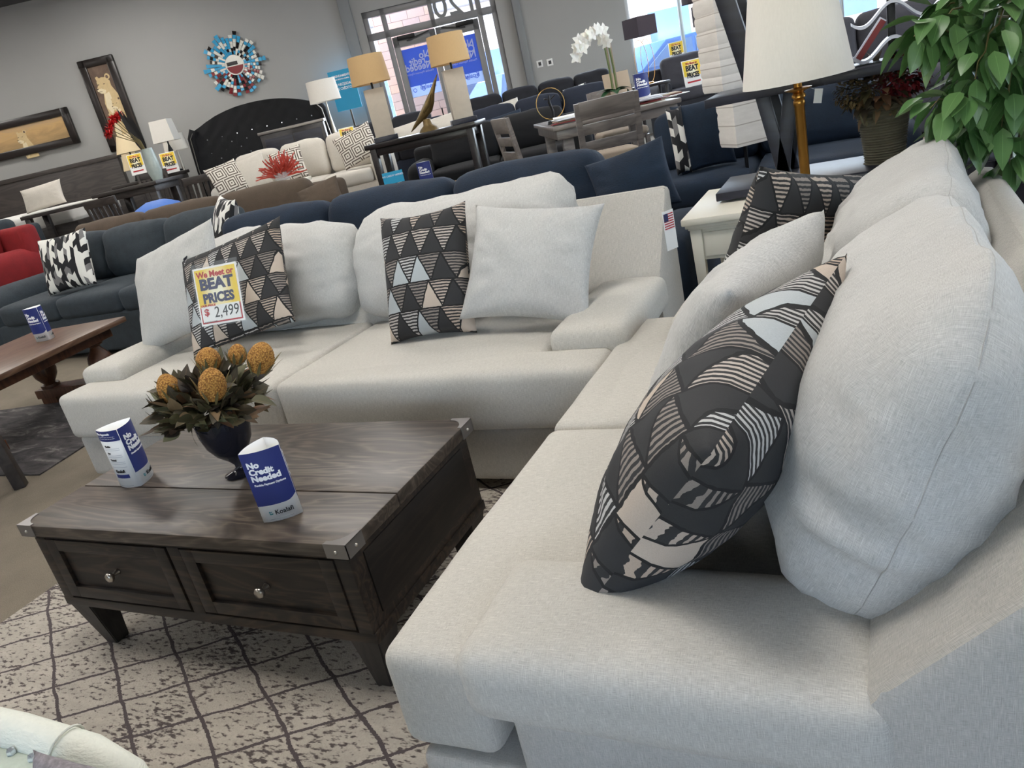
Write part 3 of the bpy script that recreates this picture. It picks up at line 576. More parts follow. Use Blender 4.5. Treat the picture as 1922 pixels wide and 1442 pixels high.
# ------------------------------------------------------------ folded table tents
def tent(loc, rotz, label, s=1.0, faces=(0, 1), wdt=.085, ht=.165, grp='no credit needed table tents'):
    t = thing('table_tent', label, 'table sign', loc, rotz, grp); wdt *= s; ht *= s
    cs = [Vector((-wdt/2, 0, 0)), Vector((wdt/2, 0, 0)), Vector((0, wdt*.8, 0))]; bul = .010*s
    def arc(a, b_, k):
        d = b_-a; n_ = Vector((d.y, -d.x, 0)).normalized(); return a+d*k+n_*(4*k*(1-k)*bul), n_
    bm = bmesh.new(); nseg = 8
    for f in range(3):
        a, b_ = cs[f], cs[(f+1) % 3]; pr = None
        for i in range(nseg+1):
            p, _ = arc(a, b_, i/nseg); q = [bm.verts.new(p), bm.verts.new(p+UP*ht)]
            if pr: bm.faces.new((pr[0], q[0], q[1], pr[1]))
            pr = q
    m_ = MB(); m_.add(bm); card = m_.build('card', 'paper_white', t, 50)
    sol = card.modifiers.new('thickness', 'SOLIDIFY'); sol.thickness = .0006; sol.offset = 0
    for f in range(3):
        a, b_ = cs[f], cs[(f+1) % 3]; L_ = (b_-a).length
        def bend(p, off=.0009):
            q, n_ = arc(a, b_, min(1, max(0, p.x/L_+.5))); return q+n_*(off-p.y)+UP*p.z
        def panel(z0, z1, mat, x0=-.5, x1=.5, curve=0, nm='print_panel'):
            bm = bmesh.new(); pr = None
            for i in range(13):
                x = (x0+(x1-x0)*i/12)*L_; zz = z0-(curve*(1-((x1-x/L_)*4)**2 if False else 0)); 
                if curve: zz = z0+curve*(max(0, 1-(x1-x/L_)/.25)**2)*.6
                q = [bm.verts.new(bend(Vector((x, 0, zz)))), bm.verts.new(bend(Vector((x, 0, z1))))]
                if pr: bm.faces.new((pr[0], q[0], q[1], pr[1]))
                pr = q
            m_ = MB(); m_.add(bm); return m_.build(nm, mat, card, 50)
        if f != 1 or 1 not in faces:
            panel(ht*.24, ht, 'paper_navy', curve=ht*.12)
            if f in faces or True:
                for k, w_ in enumerate(('No', 'Credit', 'Needed')): text(card, w_, (0, 0, 0), .0185*s, 'ink_white', bend=lambda p, k=k: bend(p+Vector((-L_*.40, 0, ht*(.79-.095*k))), .0016), align='LEFT', bold=.0009*s, xs=1.05)
                text(card, 'Flexible Payment Options', (0, 0, 0), .0064*s, 'ink_white', bend=lambda p: bend(p+Vector((-L_*.38, 0, ht*.53)), .0016), align='LEFT', bold=.0002)
                text(card, 'Koalafi', (0, 0, 0), .0145*s, 'ink_black', bend=lambda p: bend(p+Vector((-L_*.12, 0, ht*.1)), .0016), align='LEFT', bold=.0002)
                lg = MB().poly([(-.003, 0, 0), (.0035, 0, .001), (.004, 0, .004), (0, 0, .0025), (-.004, 0, .004)]).poly([(-.004, 0, .005), (0, 0, .0045), (.004, 0, .009), (0, 0, .0065), (-.004, 0, .009)])
                me_ = bpy.data.meshes.new('logo'); lg.bm.to_mesh(me_)
                for v in me_.vertices: v.co = bend(v.co*s+Vector((-L_*.22, 0, ht*.1)), .0016)
                put('logo', me_, 'ink_teal', card)
        else:
            panel(ht*.82, ht, 'paper_navy'); panel(ht*.17, ht*.235, 'paper_navy', -.3, .3)
            text(card, 'Now Approvals', (0, 0, 0), .008*s, 'ink_white', bend=lambda p: bend(p+Vector((-L_*.42, 0, ht*.93)), .0016), align='LEFT', bold=.0003)
            for k, w_ in enumerate(('Flexible', 'Fast', 'Trusted')): text(card, w_, (0, 0, 0), .007*s, 'ink_black', bend=lambda p, k=k: bend(p+Vector((-L_*.22, 0, ht*(.72-.12*k))), .0016), align='LEFT', bold=.0003)
            for z in (.89, .86, .69, .66, .57, .54, .45, .42, .36): 
                panel(ht*z, ht*(z+.008), 'paper_white' if z > .8 else 'paper_grey', -.35, .35, nm='small_print')
            text(card, 'Koalafi', (0, 0, 0), .012*s, 'ink_black', bend=lambda p: bend(p+Vector((-L_*.2, 0, ht*.27)), .0016), align='LEFT', bold=.0002)
        panel(ht*.03, ht*.036, 'paper_grey', -.3, .3, nm='small_print')
    return t
tent((-1.305, 1.165, ZT), R(33), s=1.1, label= 'navy and white card tent at the front edge of the coffee table', faces=(0,))
tent((-2.01, 1.33, ZT), R(-122), s=1.1, label= 'navy and white card tent showing its white side, left on the coffee table', faces=(0, 1))
# ------------------------------------------------------------ vase with dried banksias
fa = thing('flower_arrangement', 'dried banksias and brown leaves in a smoky glass footed vase on the coffee table', 'flowers', (-1.63, 1.37, ZT))
MB().lathe([(0, 0), (.042, 0), (.044, .004), (.02, .012), (.009, .02), (.009, .03), (.02, .045), (.045, .07), (.062, .10), (.07, .135), (.072, .17), (.069, .17), (.066, .135), (.04, .07), (.0, .05)], 36).build('vase', 'glass_smoke', fa, 60)
def leaf_mesh(b, base, d, up, L_, w_, curl=.3, fold=.25, n=6, uvl=None):
    d = d.normalized(); side = d.cross(up)
    if side.length < .05: side = d.orthogonal()
    side.normalize(); nn = side.cross(d).normalized(); rows = []
    for i in range(n+1):
        k = i/n; ww = w_*math.sin(PI*min(1, k**.75))**.9*(1-.15*k)+.0004; c = base+d*(L_*k)+nn*(-curl*L_*k*k)
        rows.append([b.verts.new(c-side*ww+nn*fold*ww), b.verts.new(c), b.verts.new(c+side*ww+nn*fold*ww)])
    for i in range(n):
        for j in range(2):
            f = b.faces.new((rows[i][j], rows[i][j+1], rows[i+1][j+1], rows[i+1][j]))
            if uvl:
                for lp, (a_, c_) in zip(f.loops, ((j, i), (j+1, i), (j+1, i+1), (j, i+1))): lp[uvl].uv = (a_-1, c_/n)
rnd = random.Random(3); b = bmesh.new(); uvl = b.loops.layers.uv.new('UVMap')
for i in range(460):
    th = rnd.uniform(0, 2*PI); el = rnd.uniform(-.5, 1.2); rr = rnd.uniform(.03, .13)
    d = Vector((math.cos(th)*math.cos(el), math.sin(th)*math.cos(el), math.sin(el)*.8)); base = Vector((-.01, 0, .20))+Vector((d.x*rr, d.y*rr, d.z*rr*.75+.01))
    dd = (d+Vector((rnd.uniform(-.6, .6), rnd.uniform(-.6, .6), rnd.uniform(-.3, .7)))).normalized()
    leaf_mesh(b, base, dd, UP+Vector((rnd.uniform(-1, 1), rnd.uniform(-1, 1), 0)), rnd.uniform(.04, .075), rnd.uniform(.013, .022), rnd.uniform(-.5, .6), rnd.uniform(-.5, .7), 6, uvl)
m_ = MB(); m_.add(b); m_.build('foliage', 'leaf_dried', fa, 180)
def banksia(px, py, r, L_, y, lean):
    d = ray(px, py); c = EYE+d*(y/d.y); c = c-Vector(fa.location); ax = (c-Vector((0, 0, .10))).normalized()+Vector((.15, .35, .9)); ax.normalize()
    me = bmesh.new(); bmesh.ops.create_uvsphere(me, u_segments=40, v_segments=30, radius=1.0)
    for v in me.verts:
        sp = (int(v.index) % 2)*.06; z = v.co.z; k = 1+sp; v.co = Vector((v.co.x*r*k*(1-.12*z), v.co.y*r*k*(1-.12*z), z*L_/2*(1+sp*.3)))
    m, _ = frame(c-ax*L_*.0, c+ax); me.transform(m); mm = MB(); mm.add(me)
    mm.build('banksia_head', 'banksia', fa, 180)
    bl = bmesh.new()
    for k in range(9):
        t_ = k*2*PI/9; q = m @ Vector((math.cos(t_)*r*.75, math.sin(t_)*r*.75, -L_*.5)); dd = (m.to_3x3() @ Vector((math.cos(t_)*.35, math.sin(t_)*.35, 1))).normalized()
        leaf_mesh(bl, q, dd, m.to_3x3() @ Vector((math.cos(t_), math.sin(t_), 0)), L_*.75, .004, -.15, .2, 4)
    mm = MB(); mm.add(bl); mm.build('banksia_bract', 'leaf_stalk', fa, 180)
Z0 = Vector((0, 0, 0))
for px, py, r, L_, y, ln in ((399, 722, .031, .088, 1.24, Vector((.1, -.35, 0))), (318, 730, .029, .082, 1.30, Vector((-.2, -.3, -.2))), (490, 672, .031, .082, 1.34, Vector((.2, -.1, .2))), (391, 675, .030, .065, 1.38, Vector((0, 0, .3))), (445, 665, .022, .055, 1.42, Vector((0, 0, .5)))):
    banksia(px, py, r, L_, y, ln)
# ------------------------------------------------------------ light sofas
def light_sofa(loc, rotz, L, n, label, cushions):
    t = thing('sofa', label, 'sofa', loc, rotz); hl = L/2; g = 'fabric_light'
    softp('base', 'fabric_side', t, (0, .50, .15), (L-.05, .94, .2), .02, crown=0)
    sw = (L-.06)/n                                   # seat cushions run over the full width in front of the arms
    ai = hl-.255
    for k in range(n):
        x0 = -hl+.03+k*sw; x1 = x0+sw
        so = softp('seat_cushion', g, t, ((x0+x1)/2, .095, .355), (sw-.004, .19, .205), .03, n=18, crown=.008, cry=.012, nz=.004, nf=3, seed=k+loc[0])
        a0 = max(x0, -ai); a1 = min(x1, ai)
        softp('seat_deck', g, so, ((a0+a1)/2-(x0+x1)/2, .295, 0), (a1-a0-.004, .72-.03, .205), .03, n=18, crown=.02, nz=.004, nf=3, seed=k+2)
    for sg in (-1, 1):
        xm = sg*(hl-.125); ar = softp('arm', 'fabric_side', t, (xm, .50, .23), (.20, .54, .36), .02)
        softp('arm_pad', g, ar, (sg*.008, -.022, .222), (.27, .60, .13), .040, n=16, crown=.014, nz=.004, nf=4, seed=sg*3)
    bk = MB().prism([(.72, .05), (.70, .46), (.755, .53), (1.00, .785), (1.03, .80), (1.07, .785), (1.05, .05)], -hl+.0, hl-.0, 'x', .02)
    bk.build('back_frame', 'fabric_side', t, 40)
    for sg in (-1, 1):
        for y in (.1, .95): B(sg*(hl-.15)-.03, sg*(hl-.15)+.03, y-.03, y+.03, 0, .055, 'foot', 'wood_black', t)
    for (x, y, w_, h_, tk, ln, rl, sd_) in cushions:
        me = soft(w_, tk, h_, tk*.44, n=26, cry=.035, crown=.02, crx=.015, nz=.016, nf=5.0, seed=sd_, ridge=.4)
        for v in me.vertices:
            zt_ = max(0, v.co.z/(h_/2)); v.co.y *= 1-.48*zt_*zt_; xk = v.co.x/(w_/2)
            v.co.z += .012*math.cos(xk*2.2+sd_)*zt_
        c = put('back_cushion', me, 'fabric_cushion', t, 180); c.rotation_euler = (R(-ln), R(rl), 0); c.location = (x, y, .47+h_/2*math.cos(R(ln))+tk*.25*math.sin(R(ln)))
        vs = [v.co.copy() for v in me.vertices]; tree = BVHTree.FromPolygons(vs, [tuple(p.vertices) for p in me.polygons]); pts = []
        for kk in range(97):                               # seam running over the top and down both ends of the cushion
            a_ = R(-52+284*kk/96); dr = Vector((math.cos(a_)*w_/2, 0, math.sin(a_)*h_/2)); hit = tree.ray_cast(dr*3, -dr.normalized())[0]
            if hit is not None: pts.append(hit+dr.normalized()*.0002)
        pp = MB(); pp.tube(pts, .0008, 5); pp.build('seam', 'fabric_seam', c)
    return t
sofa_back = light_sofa((-2.05, 1.99, 0), 0, 2.60, 2, 'long light grey sofa behind the coffee table', [(-.56, .79, .98, .45, .22, 26, -1, 1), (.47, .80, 1.02, .46, .22, 26, -3.0, 2)])
sofa_right = light_sofa((-.785, 1.605, 0), R(-90), 1.72, 2, 'light grey loveseat at right with its padded arm nearest the camera', [(.335, .80, .80, .455, .25, 22, 0, 5), (-.45, .82, .74, .44, .27, 25, -2, 8)])
# swing tag on the sofa's back corner
sw = thing('hang_tag', 'white tag with a printed flag on the back corner of the long sofa', 'tag', (-.735, 2.90, .66), R(60))
tg = B(-.03, .03, -.0015, 0, -.09, .06, 'card', 'paper_white', sw, 0); 
for k in range(7): B(-.025, .025, -.003, -.0015, .045-k*.009, .049-k*.009, 'stripe', 'ink_red', tg, 0)
B(-.025, -.003, -.0035, -.0015, .02, .05, 'canton', 'ink_navy', tg, 0)
# ------------------------------------------------------------ cushions on the sofas
SEAT = .475
def pillow_ax(name, label, cat, mat, corner, wv, hv, w, h, t, **kw):
    """placed by its lower left corner and the directions of its lower and left edges"""
    wv = Vector(wv).normalized(); hv = Vector(hv); hv = (hv-wv*hv.dot(wv)).normalized(); nv = wv.cross(hv)
    me = pillow_mesh(w, h, t, **kw); m = Matrix((wv, -nv*-1 if False else -wv.cross(hv), hv)).transposed().to_4x4(); m.translation = Vector(corner)+wv*w*.5+hv*h*.5
    o = put(name, me, mat, None, 180); o.matrix_local = m
    return tag(o, label, cat)
pillow('throw_pillow', 'plain light grey pillow in the left corner of the long sofa', 'pillow', 'fabric_cushion', (-3.0, 2.56, 0), .58, .50, .18, yaw=-6, lean=28, roll=-14, rest=SEAT, seed=2, wr=.01)
pA = pillow('patterned_pillow', 'dark triangle-patterned pillow with a price sign pinned to it', 'pillow', 'fabric_triangles', (-2.53, 2.45, 0), .60, .47, .15, yaw=0, lean=28, roll=-12, rest=SEAT, seed=4, uvo=(.02, .01))
pB = pillow('patterned_pillow', 'dark triangle-patterned pillow standing in the middle of the long sofa', 'pillow', 'fabric_triangles', (-1.54, 2.42, 0), .36, .49, .20, yaw=6, lean=24, roll=-1, rest=SEAT, seed=6, uvo=(.11, .04), pinch=.08)
pC = pillow('throw_pillow', 'plain light grey pillow leaning beside the right arm of the long sofa', 'pillow', 'fabric_cushion', (-1.13, 2.45, 0), .49, .44, .19, yaw=8, lean=34, roll=10, rest=SEAT, seed=9, wr=.012, pinch=.1)
pN = pillow_ax('patterned_pillow', 'large triangle-patterned pillow nearest the camera on the loveseat', 'pillow', 'fabric_triangles_bold', (-.335, 1.45, .53), (-.10, -.43, -.05), (.215, -.05, .275), .58, .47, .25, seed=11, n=40, wr=.006, uvo=(.05, .03), pinch=.09, puff=.5)
pM = pillow_ax('throw_pillow', 'plain light grey pillow in the middle of the loveseat between two patterned ones', 'pillow', 'fabric_cushion', (-.36, 1.90, .49), (-.12, -.43, -.02), (.20, -.03, .30), .50, .46, .22, seed=13, wr=.010, n=30)
pF = pillow_ax('patterned_pillow', 'triangle-patterned pillow at the far end of the loveseat', 'pillow', 'fabric_triangles', (-.47, 2.12, .52), (.24, .38, -.12), (.19, .05, .36), .52, .46, .19, seed=15, uvo=(.3, .07))
# tassels at a corner of the pinned pillow
tm = pA.matrix_local
ts_ = MB()
for k in range(9): ts_.tube([(-.262, 0, .245), (-.285+.003*k, -.004*k+.01, .225), (-.30+.006*k, -.004*k+.014, .19)], .0022, 5)
ts_.build('tassel', 'fabric_charcoal', pA)
# price sign
ps = thing('price_sign', 'yellow and red price sign reading 2,499 on the patterned pillow', 'sign'); W_, H_ = .222, .235
ctr = onz(410, 550, .0); d = ray(410, 553); c = EYE+d*(2.255/d.y)
ps.location = c; ps.rotation_euler = (R(-16), R(-1), R(6))
cd = B(-W_/2, W_/2, 0, .0015, -H_/2, H_/2, 'card', 'paper_white', ps, 0)
B(-W_/2+.008, W_/2-.008, -.0006, 0, -H_/2+.008, H_/2-.008, 'red_border', 'ink_red', cd, 0)
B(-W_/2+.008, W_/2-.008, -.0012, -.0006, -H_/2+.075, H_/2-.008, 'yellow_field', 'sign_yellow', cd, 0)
B(-W_/2+.014, W_/2-.014, -.0016, -.0006, -H_/2+.014, -H_/2+.078, 'white_field', 'paper_white', cd, 0)
for s_, x, z, sz, mt, kw in (('We Meet or', 0, .074, .034, 'ink_red', dict(bold=.0012, xs=.84)), ('BEAT', 0, .027, .060, 'ink_navy', dict(bold=.003, xs=.95)), ('PRICES', 0, -.026, .052, 'ink_navy', dict(bold=.0026, xs=.78)),
                             ('OUR PRICE', -.046, -.040, .012, 'ink_red', dict(bold=.0004)), ('$', -.056, -.074, .038, 'ink_red', dict(bold=.001)), ('2,499', .022, -.086, .062, 'ink_black', dict(xs=.72, italic=.1)), ('COCOA 2 LOVE', -.045, -.103, .007, 'ink_black', {})):
    kw['xs'] = kw.get('xs', 1)*1.28; text(cd, s_, (x*1.28, -.0022, z*1.03), sz, mt, **kw)
B(-W_/2-.006, W_/2+.012, -.004, -.0035, -H_/2-.006, H_/2+.016, 'plastic_sleeve', 'glass_film', ps, 0)
# ------------------------------------------------------------ pale velvet chair in the bottom left corner with a fuzzy pillow
ch = thing('armchair', 'pale cream velvet armchair with crystal studs in the bottom left corner', 'armchair', (-1.12, .0, 0), 0)
softp('seat', 'velvet_sage', ch, (0, 0, .26), (.74, .58, .28), .06, crown=.02)
for sg in (1, -1):
    y = sg*.383
    an = softp('arm', 'velvet_sage', ch, (-.05, y-sg*.050, .34), (.76, .09, .61), .03)
    pts = [(-.42, y, .628), (-.15, y, .638), (.10, y, .643), (.24, y, .637), (.31, y-.004*sg, .622), (.34, y-.008*sg, .595)]
    rl_ = MB().tube([Vector(p) for p in pts], .045, 20, rs=[.024, .024, .024, .023, .020, .013]).build('arm_roll', 'velvet_cream', ch, 180)
    for k in range(17): MB().sphere((-.36+k*.042, sg*.022, .307), .006, n=6).build('stud', 'crystal', an, None)
    for x in (-.02, .20): MB().tube([(x+.010*math.sin(a), y+.0245*math.cos(a), .641+.0245*math.sin(a)) for a in [R(k) for k in range(-30, 211, 15)]], .0018, 6).build('tuft_seam', 'velvet_cream', rl_)
softp('back', 'velvet_cream', ch, (-.43, 0, .45), (.12, .78, .72), .05)
for sx in (-.34, .32):
    for sy in (-.25, .25): MB().cone((sx, sy, .13), (sx*1.03, sy*1.03, 0.009 if sy > 0 else .009), .022, .014, 12).build('leg', 'wood_black', ch)
fp = pillow('fuzzy_pillow', 'grey fuzzy pillow tucked in the pale velvet chair', 'pillow', 'fuzzy_grey', (-.765, .300, 0), .25, .295, .08, yaw=178, lean=-16, roll=4, rest=.40, seed=21, wr=.008)
# ------------------------------------------------------------ white side table with the brass lamp
st = thing('side_table', 'white painted side table behind the loveseat, under the brass lamp', 'side table', (-.42, 3.56, 0))
stw, std, sth = .35, .33, .61
mb = MB().b2(-stw, stw, -std, std, sth-.03, sth, .006).b2(-stw+.012, stw-.012, -std+.012, std-.012, sth-.045, sth-.03, .004).b2(-stw+.022, stw-.022, -std+.022, std-.022, sth-.055, sth-.044, .003); mb.build('tabletop', 'white_paint', st)
MB().b2(-stw+.04, stw-.04, -std+.04, std-.04, sth-.19, sth-.055, .003).build('apron', 'white_paint', st)
B(-stw+.08, stw-.08, -std+.034, -std+.045, sth-.175, sth-.07, 'drawer', 'white_paint', st, .003)
for sx in (-1, 1):
    for sy in (-1, 1): MB().box((sx*(stw-.052), sy*(std-.052), (sth-.055)/2), (.05, .05, sth-.055), (0, 0, 0), .003, 2, .62).build('leg', 'white_paint', st)
B(-stw+.04, stw-.04, -std+.04, std-.04, .16, .18, 'shelf', 'white_paint', st)
lp = thing('table_lamp', 'brass column lamp with a white tapered shade and jade foot, on the white side table', 'lamp', (-.272, 3.30, .6105))
MB().lathe([(0, 0), (.062, 0), (.066, .012), (.060, .022), (.045, .03), (.050, .036), (.046, .05), (.02, .056), (0, .056)], 32).build('foot', 'jade', lp, 50)
MB().lathe([(0, .05), (.019, .05), (.019, .36), (.022, .365), (.022, .38), (.018, .385), (.026, .392), (.026, .40), (.019, .41), (.048, .42), (.050, .425), (.02, .428), (.016, .43), (.016, .50), (.006, .505), (.006, .70), (0, .70)], 32).build('column', 'brass', lp, 40)
m_ = MB().lathe([(.200, .455), (.145, .80), (.142, .80), (.197, .455)], 48, (0, 0, 0)); m_.build('lamp_shade', 'shade_white', lp, 60)
for k in range(3): pass
MB().tube([(.02, 0, .79), (.154, 0, .79)], .002).tube([(-.02, 0, .79), (-.154, 0, .79)], .002).build('spider', 'brass', lp)
tg = MB().box((.070, -.02, .385), (.032, .001, .052), (0, R(12), R(30))).build('price_tag', 'paper_white', lp); MB().tube([(.03, 0, .425), (.06, -.01, .41)], .0006, 4).build('string', 'paper_white', tg)
# ------------------------------------------------------------ open shelf unit (slanted legs, long shelves)
es = thing('shelf_unit', 'dark wood open shelf unit with slanted legs and long planks', 'shelf', (0, 3.68, 0))
B(-.66, .47, -.20, .22, .62, .655, 'shelf', 'wood_espresso', es, .004); B(-.66, .30, -.20, .22, 1.015, 1.05, 'shelf', 'wood_espresso', es, .004)
B(-.45, .25, -.20, .22, .20, .235, 'shelf', 'wood_espresso', es, .004)
def slant(x0, z0, x1, z1, w_, y0=-.17, y1=.19):
    MB().prism([(x0-w_/2, z0), (x0+w_/2, z0), (x1+w_/2, z1), (x1-w_/2, z1)], y0, y1, 'y', .003).build('leg', 'wood_espresso', es)
for y_ in (-.17, .15):
    slant(-.365, .655, -.43, 1.015, .055, y_, y_+.035); slant(-.345, .62, -.25, 0, .055, y_, y_+.035)
    slant(-.385, .655, -.32, 1.015, .055, y_, y_+.035); slant(-.365, .62, -.46, 0, .055, y_, y_+.035); slant(-.455, 1.05, -.62, 1.80, .075, y_, y_+.035)
B(.25, .30, -.17, .19, 0, 1.62, 'end_panel', 'wood_espresso', es, .004)
B(-.66, .30, -.18, .20, 1.80, 1.835, 'shelf', 'wood_espresso', es, .004); slant(.275, 1.62, .20, 1.80, .05, -.17, .19)
# dried flower basket on the low shelf
fb = thing('flower_basket', 'rope-wrapped vase of dark red dried flowers on the low shelf', 'flowers', (.015, 3.665, .656))
v_ = MB(); 
prof = [(0, 0), (.085, 0)]
for k in range(22): z = .006+k*.0105; r = .078+.03*(z/.24)**1.4; prof += [(r-.003, z), (r+.003, z+.005)]
prof += [(.105, .24), (.098, .235), (.08, .1), (0, .05)]; v_.lathe(prof, 32).build('vase', 'vase_rope', fb, 60)
rnd = random.Random(5)
def fluff(c, r, n, name, mat, parent, sz=.012, sq=.8):
    b = bmesh.new()
    for i in range(n):
        d = Vector((rnd.gauss(0, 1), rnd.gauss(0, 1), rnd.gauss(0, 1))).normalized(); p = Vector(c)+Vector((d.x*r, d.y*r, d.z*r*sq))*rnd.uniform(.65, 1)
        leaf_mesh(b, p, (d+Vector((rnd.uniform(-.7, .7), rnd.uniform(-.7, .7), rnd.uniform(-.7, .7)))).normalized(), UP, sz*rnd.uniform(.8, 1.5), sz*.35, .4, .3, 3)
    m_ = MB(); m_.add(b); return m_.build(name, mat, parent, 180)
fluff((.075, 0, .33), .10, 520, 'red_blooms', 'flower_crimson', fb, .022); fluff((-.09, -.02, .30), .085, 360, 'tan_blooms', 'flower_dry', fb, .018); fluff((0, 0, .28), .12, 220, 'dark_leaves', 'leaf_dried', fb, .05)
# wavy wine rack with a red book on the mid shelf
wr = thing('wavy_rack', 'black and white wavy rack on the upper plank of the shelf unit', 'rack', (.08, 3.66, 1.0505), R(2))
def wave(zc, name):
    pts = [(-.165+.33*i/40, zc+.036*math.sin(i/40*3*PI+3.6)) for i in range(41)]; up_ = [(x, z+.012) for x, z in pts]; m_ = MB().prism(pts+up_[::-1], -.07, .07, 'y'); return m_.build(name, 'book_white', wr, 40)
wave(.042, 'lower_wave'); wave(.17, 'upper_wave')
for x in (-.02,): B(x-.015, x+.015, .0, .02, .0, .25, 'post', 'black_metal', wr)
MB().prism([(-.16, .005), (.16, .005), (.16, 0), (-.16, 0)], -.07, .07, 'y').build('base', 'black_metal', wr)
bk = thing('book', 'white book with a red spine leaning in the wavy rack', 'book', (-.02, 3.60, 1.068), 0)
MB().box((0, 0, .075), (.028, .05, .165), (0, R(38), 0)).build('cover', 'book_white', bk); MB().box((.004, -.028, .073), (.022, .012, .155), (0, R(38), 0)).build('spine', 'book_red', bk)
# paper lantern floor lamps behind the shelf unit
def lantern(px, py, D, label, w_, h_):
    p = at(px, py, D); t = thing('paper_floor_lamp', label, 'floor lamp', (p.x, p.y, 0), YAW+R(8), 'paper floor lamps'); 
    zt_ = p.z
    n = int(h_/.02); b = bmesh.new(); rings = []
    for i in range(n+1):
        z = zt_+h_*i/n; k = (w_/2)*(1+(.02 if i % 5 else -.02)+.015*noise.noise(Vector((z*9, px, 0)))); rings.append([b.verts.new((sx*k, sy*k, z)) for sx, sy in ((-1, -1), (1, -1), (1, 1), (-1, 1))])
    for A_, B_ in zip(rings, rings[1:]):
        for k in range(4): b.faces.new((A_[k], A_[(k+1) % 4], B_[(k+1) % 4], B_[k]))
    m_ = MB(); m_.add(b); m_.build('paper_shade', 'shade_paper', t)
    MB().cone((0, 0, 0), (0, 0, zt_+h_*.9), .012, .012, 10).build('pole', 'black_metal', t); MB().cone((0, 0, 0), (0, 0, .03), .13, .12, 24).build('base', 'black_metal', t)
    return t
lantern(1398, 270, 4.9, 'paper floor lamp with a short shade seen below the shelf plank', .215, .26)
lantern(1376, 166, 5.6, 'tall white paper floor lamp seen above the shelf plank', .30, 1.2)
# ------------------------------------------------------------ ficus
fc = thing('potted_ficus', 'leafy green artificial ficus tree at the right edge', 'plant', (.86, 2.1, 0))
FX = Vector((.86, 2.1, 0))
MB().lathe([(0, 0), (.12, 0), (.16, .28), (.165, .30), (.15, .30), (.14, .27), (0, .26)], 28).build('pot', 'vase_rope', fc, 50)
MB().tube([(0, 0, .25), (.01, .01, .7), (-.01, .02, 1.1), (.02, 0, 1.6), (.03, .02, 2.1)], .02, 10, rs=[.022, .02, .018, .014, .008]).build('trunk', 'wood_farm_dark', fc, 60)
rnd = random.Random(11); lb = bmesh.new(); luv = lb.loops.layers.uv.new('UVMap'); tw = MB()
def branch(pts, dens=1.0, L_=.092, spread=.05):
    pts = [Vector(p) for p in pts]; n = 14; P_ = []
    for i in range(n+1):
        t_ = i/n*(len(pts)-1); k = min(int(t_), len(pts)-2); f = t_-k; P_.append(pts[k].lerp(pts[k+1], f)+Vector((0, 0, .012*math.sin(i*2.1))))
    tw.tube(P_, .003, 5, rs=[.005*(1-.75*i/n) for i in range(n+1)])
    for i in range(2, n+1):
        d = (P_[i]-P_[i-1]).normalized()
        for q in range(int(round(dens*2.0))):
            ang = rnd.uniform(0, 2*PI); o1 = d.orthogonal().normalized(); o2 = d.cross(o1); sd2 = o1*math.cos(ang)+o2*math.sin(ang)
            base = P_[i]+sd2*rnd.uniform(.005, spread); dd = (d*.5+sd2*.7+Vector((0, 0, -.55))).normalized()
            leaf_mesh(lb, base, dd, sd2+Vector((0, 0, .8)), L_*rnd.uniform(.7, 1.2), L_*.26*rnd.uniform(.8, 1.2), rnd.uniform(0, .35), rnd.uniform(.05, .3), 6, luv)
def L3(px, py, D): return at(px, py, D)-FX
hub = Vector((0, 0, 1.5))
for pts, dn in (([hub, L3(1880, -60, 2.08), L3(1800, 20, 2.00), L3(1715, 60, 2.00)], 1.6), ([hub, L3(1900, 20, 2.08), L3(1820, 60, 2.04), L3(1740, 55, 2.00)], 1.8),
                ([Vector((0, 0, 1.2)), L3(1900, 150, 2.08), L3(1830, 185, 1.96), L3(1745, 195, 1.93)], 1.8), ([Vector((0, 0, 1.3)), L3(1900, 90, 2.08), L3(1850, 120, 2.00), L3(1810, 190, 2.00)], 2.2),
                ([Vector((0, 0, 1.2)), L3(1910, 200, 2.08), L3(1850, 230, 2.00), L3(1790, 250, 1.96)], 2.0), ([hub, L3(1910, -20, 2.00), L3(1860, 60, 1.93), L3(1830, 140, 1.93)], 2.4),
                ([hub, L3(1930, 40, 2.00), L3(1900, 130, 1.93), L3(1880, 230, 1.93)], 2.4), ([hub, L3(1850, -40, 2.08), L3(1780, 10, 2.08), L3(1770, 80, 2.08)], 1.8), ([hub, L3(1900, -60, 2.23), L3(1840, 0, 2.31), L3(1860, 90, 2.31)], 2.4),
                ([Vector((0, 0, 1.1)), L3(1930, 230, 2.00), L3(1900, 280, 1.93), L3(1895, 300, 1.89)], 1.6), ([hub, (.2, -.1, 1.7), (.35, -.2, 1.6), (.45, -.25, 1.4)], 2.2), ([hub, (.1, .3, 1.8), (.2, .45, 1.7), (.25, .5, 1.5)], 2.2), ([hub, (.1, .1, 1.9), (.0, .2, 2.1), (-.1, .25, 2.2)], 2.2)):
    branch(pts, dn)
tw.build('twigs', 'leaf_stalk', fc, 60); m_ = MB(); m_.add(lb); m_.build('foliage', 'leaf_ficus', fc, 180)

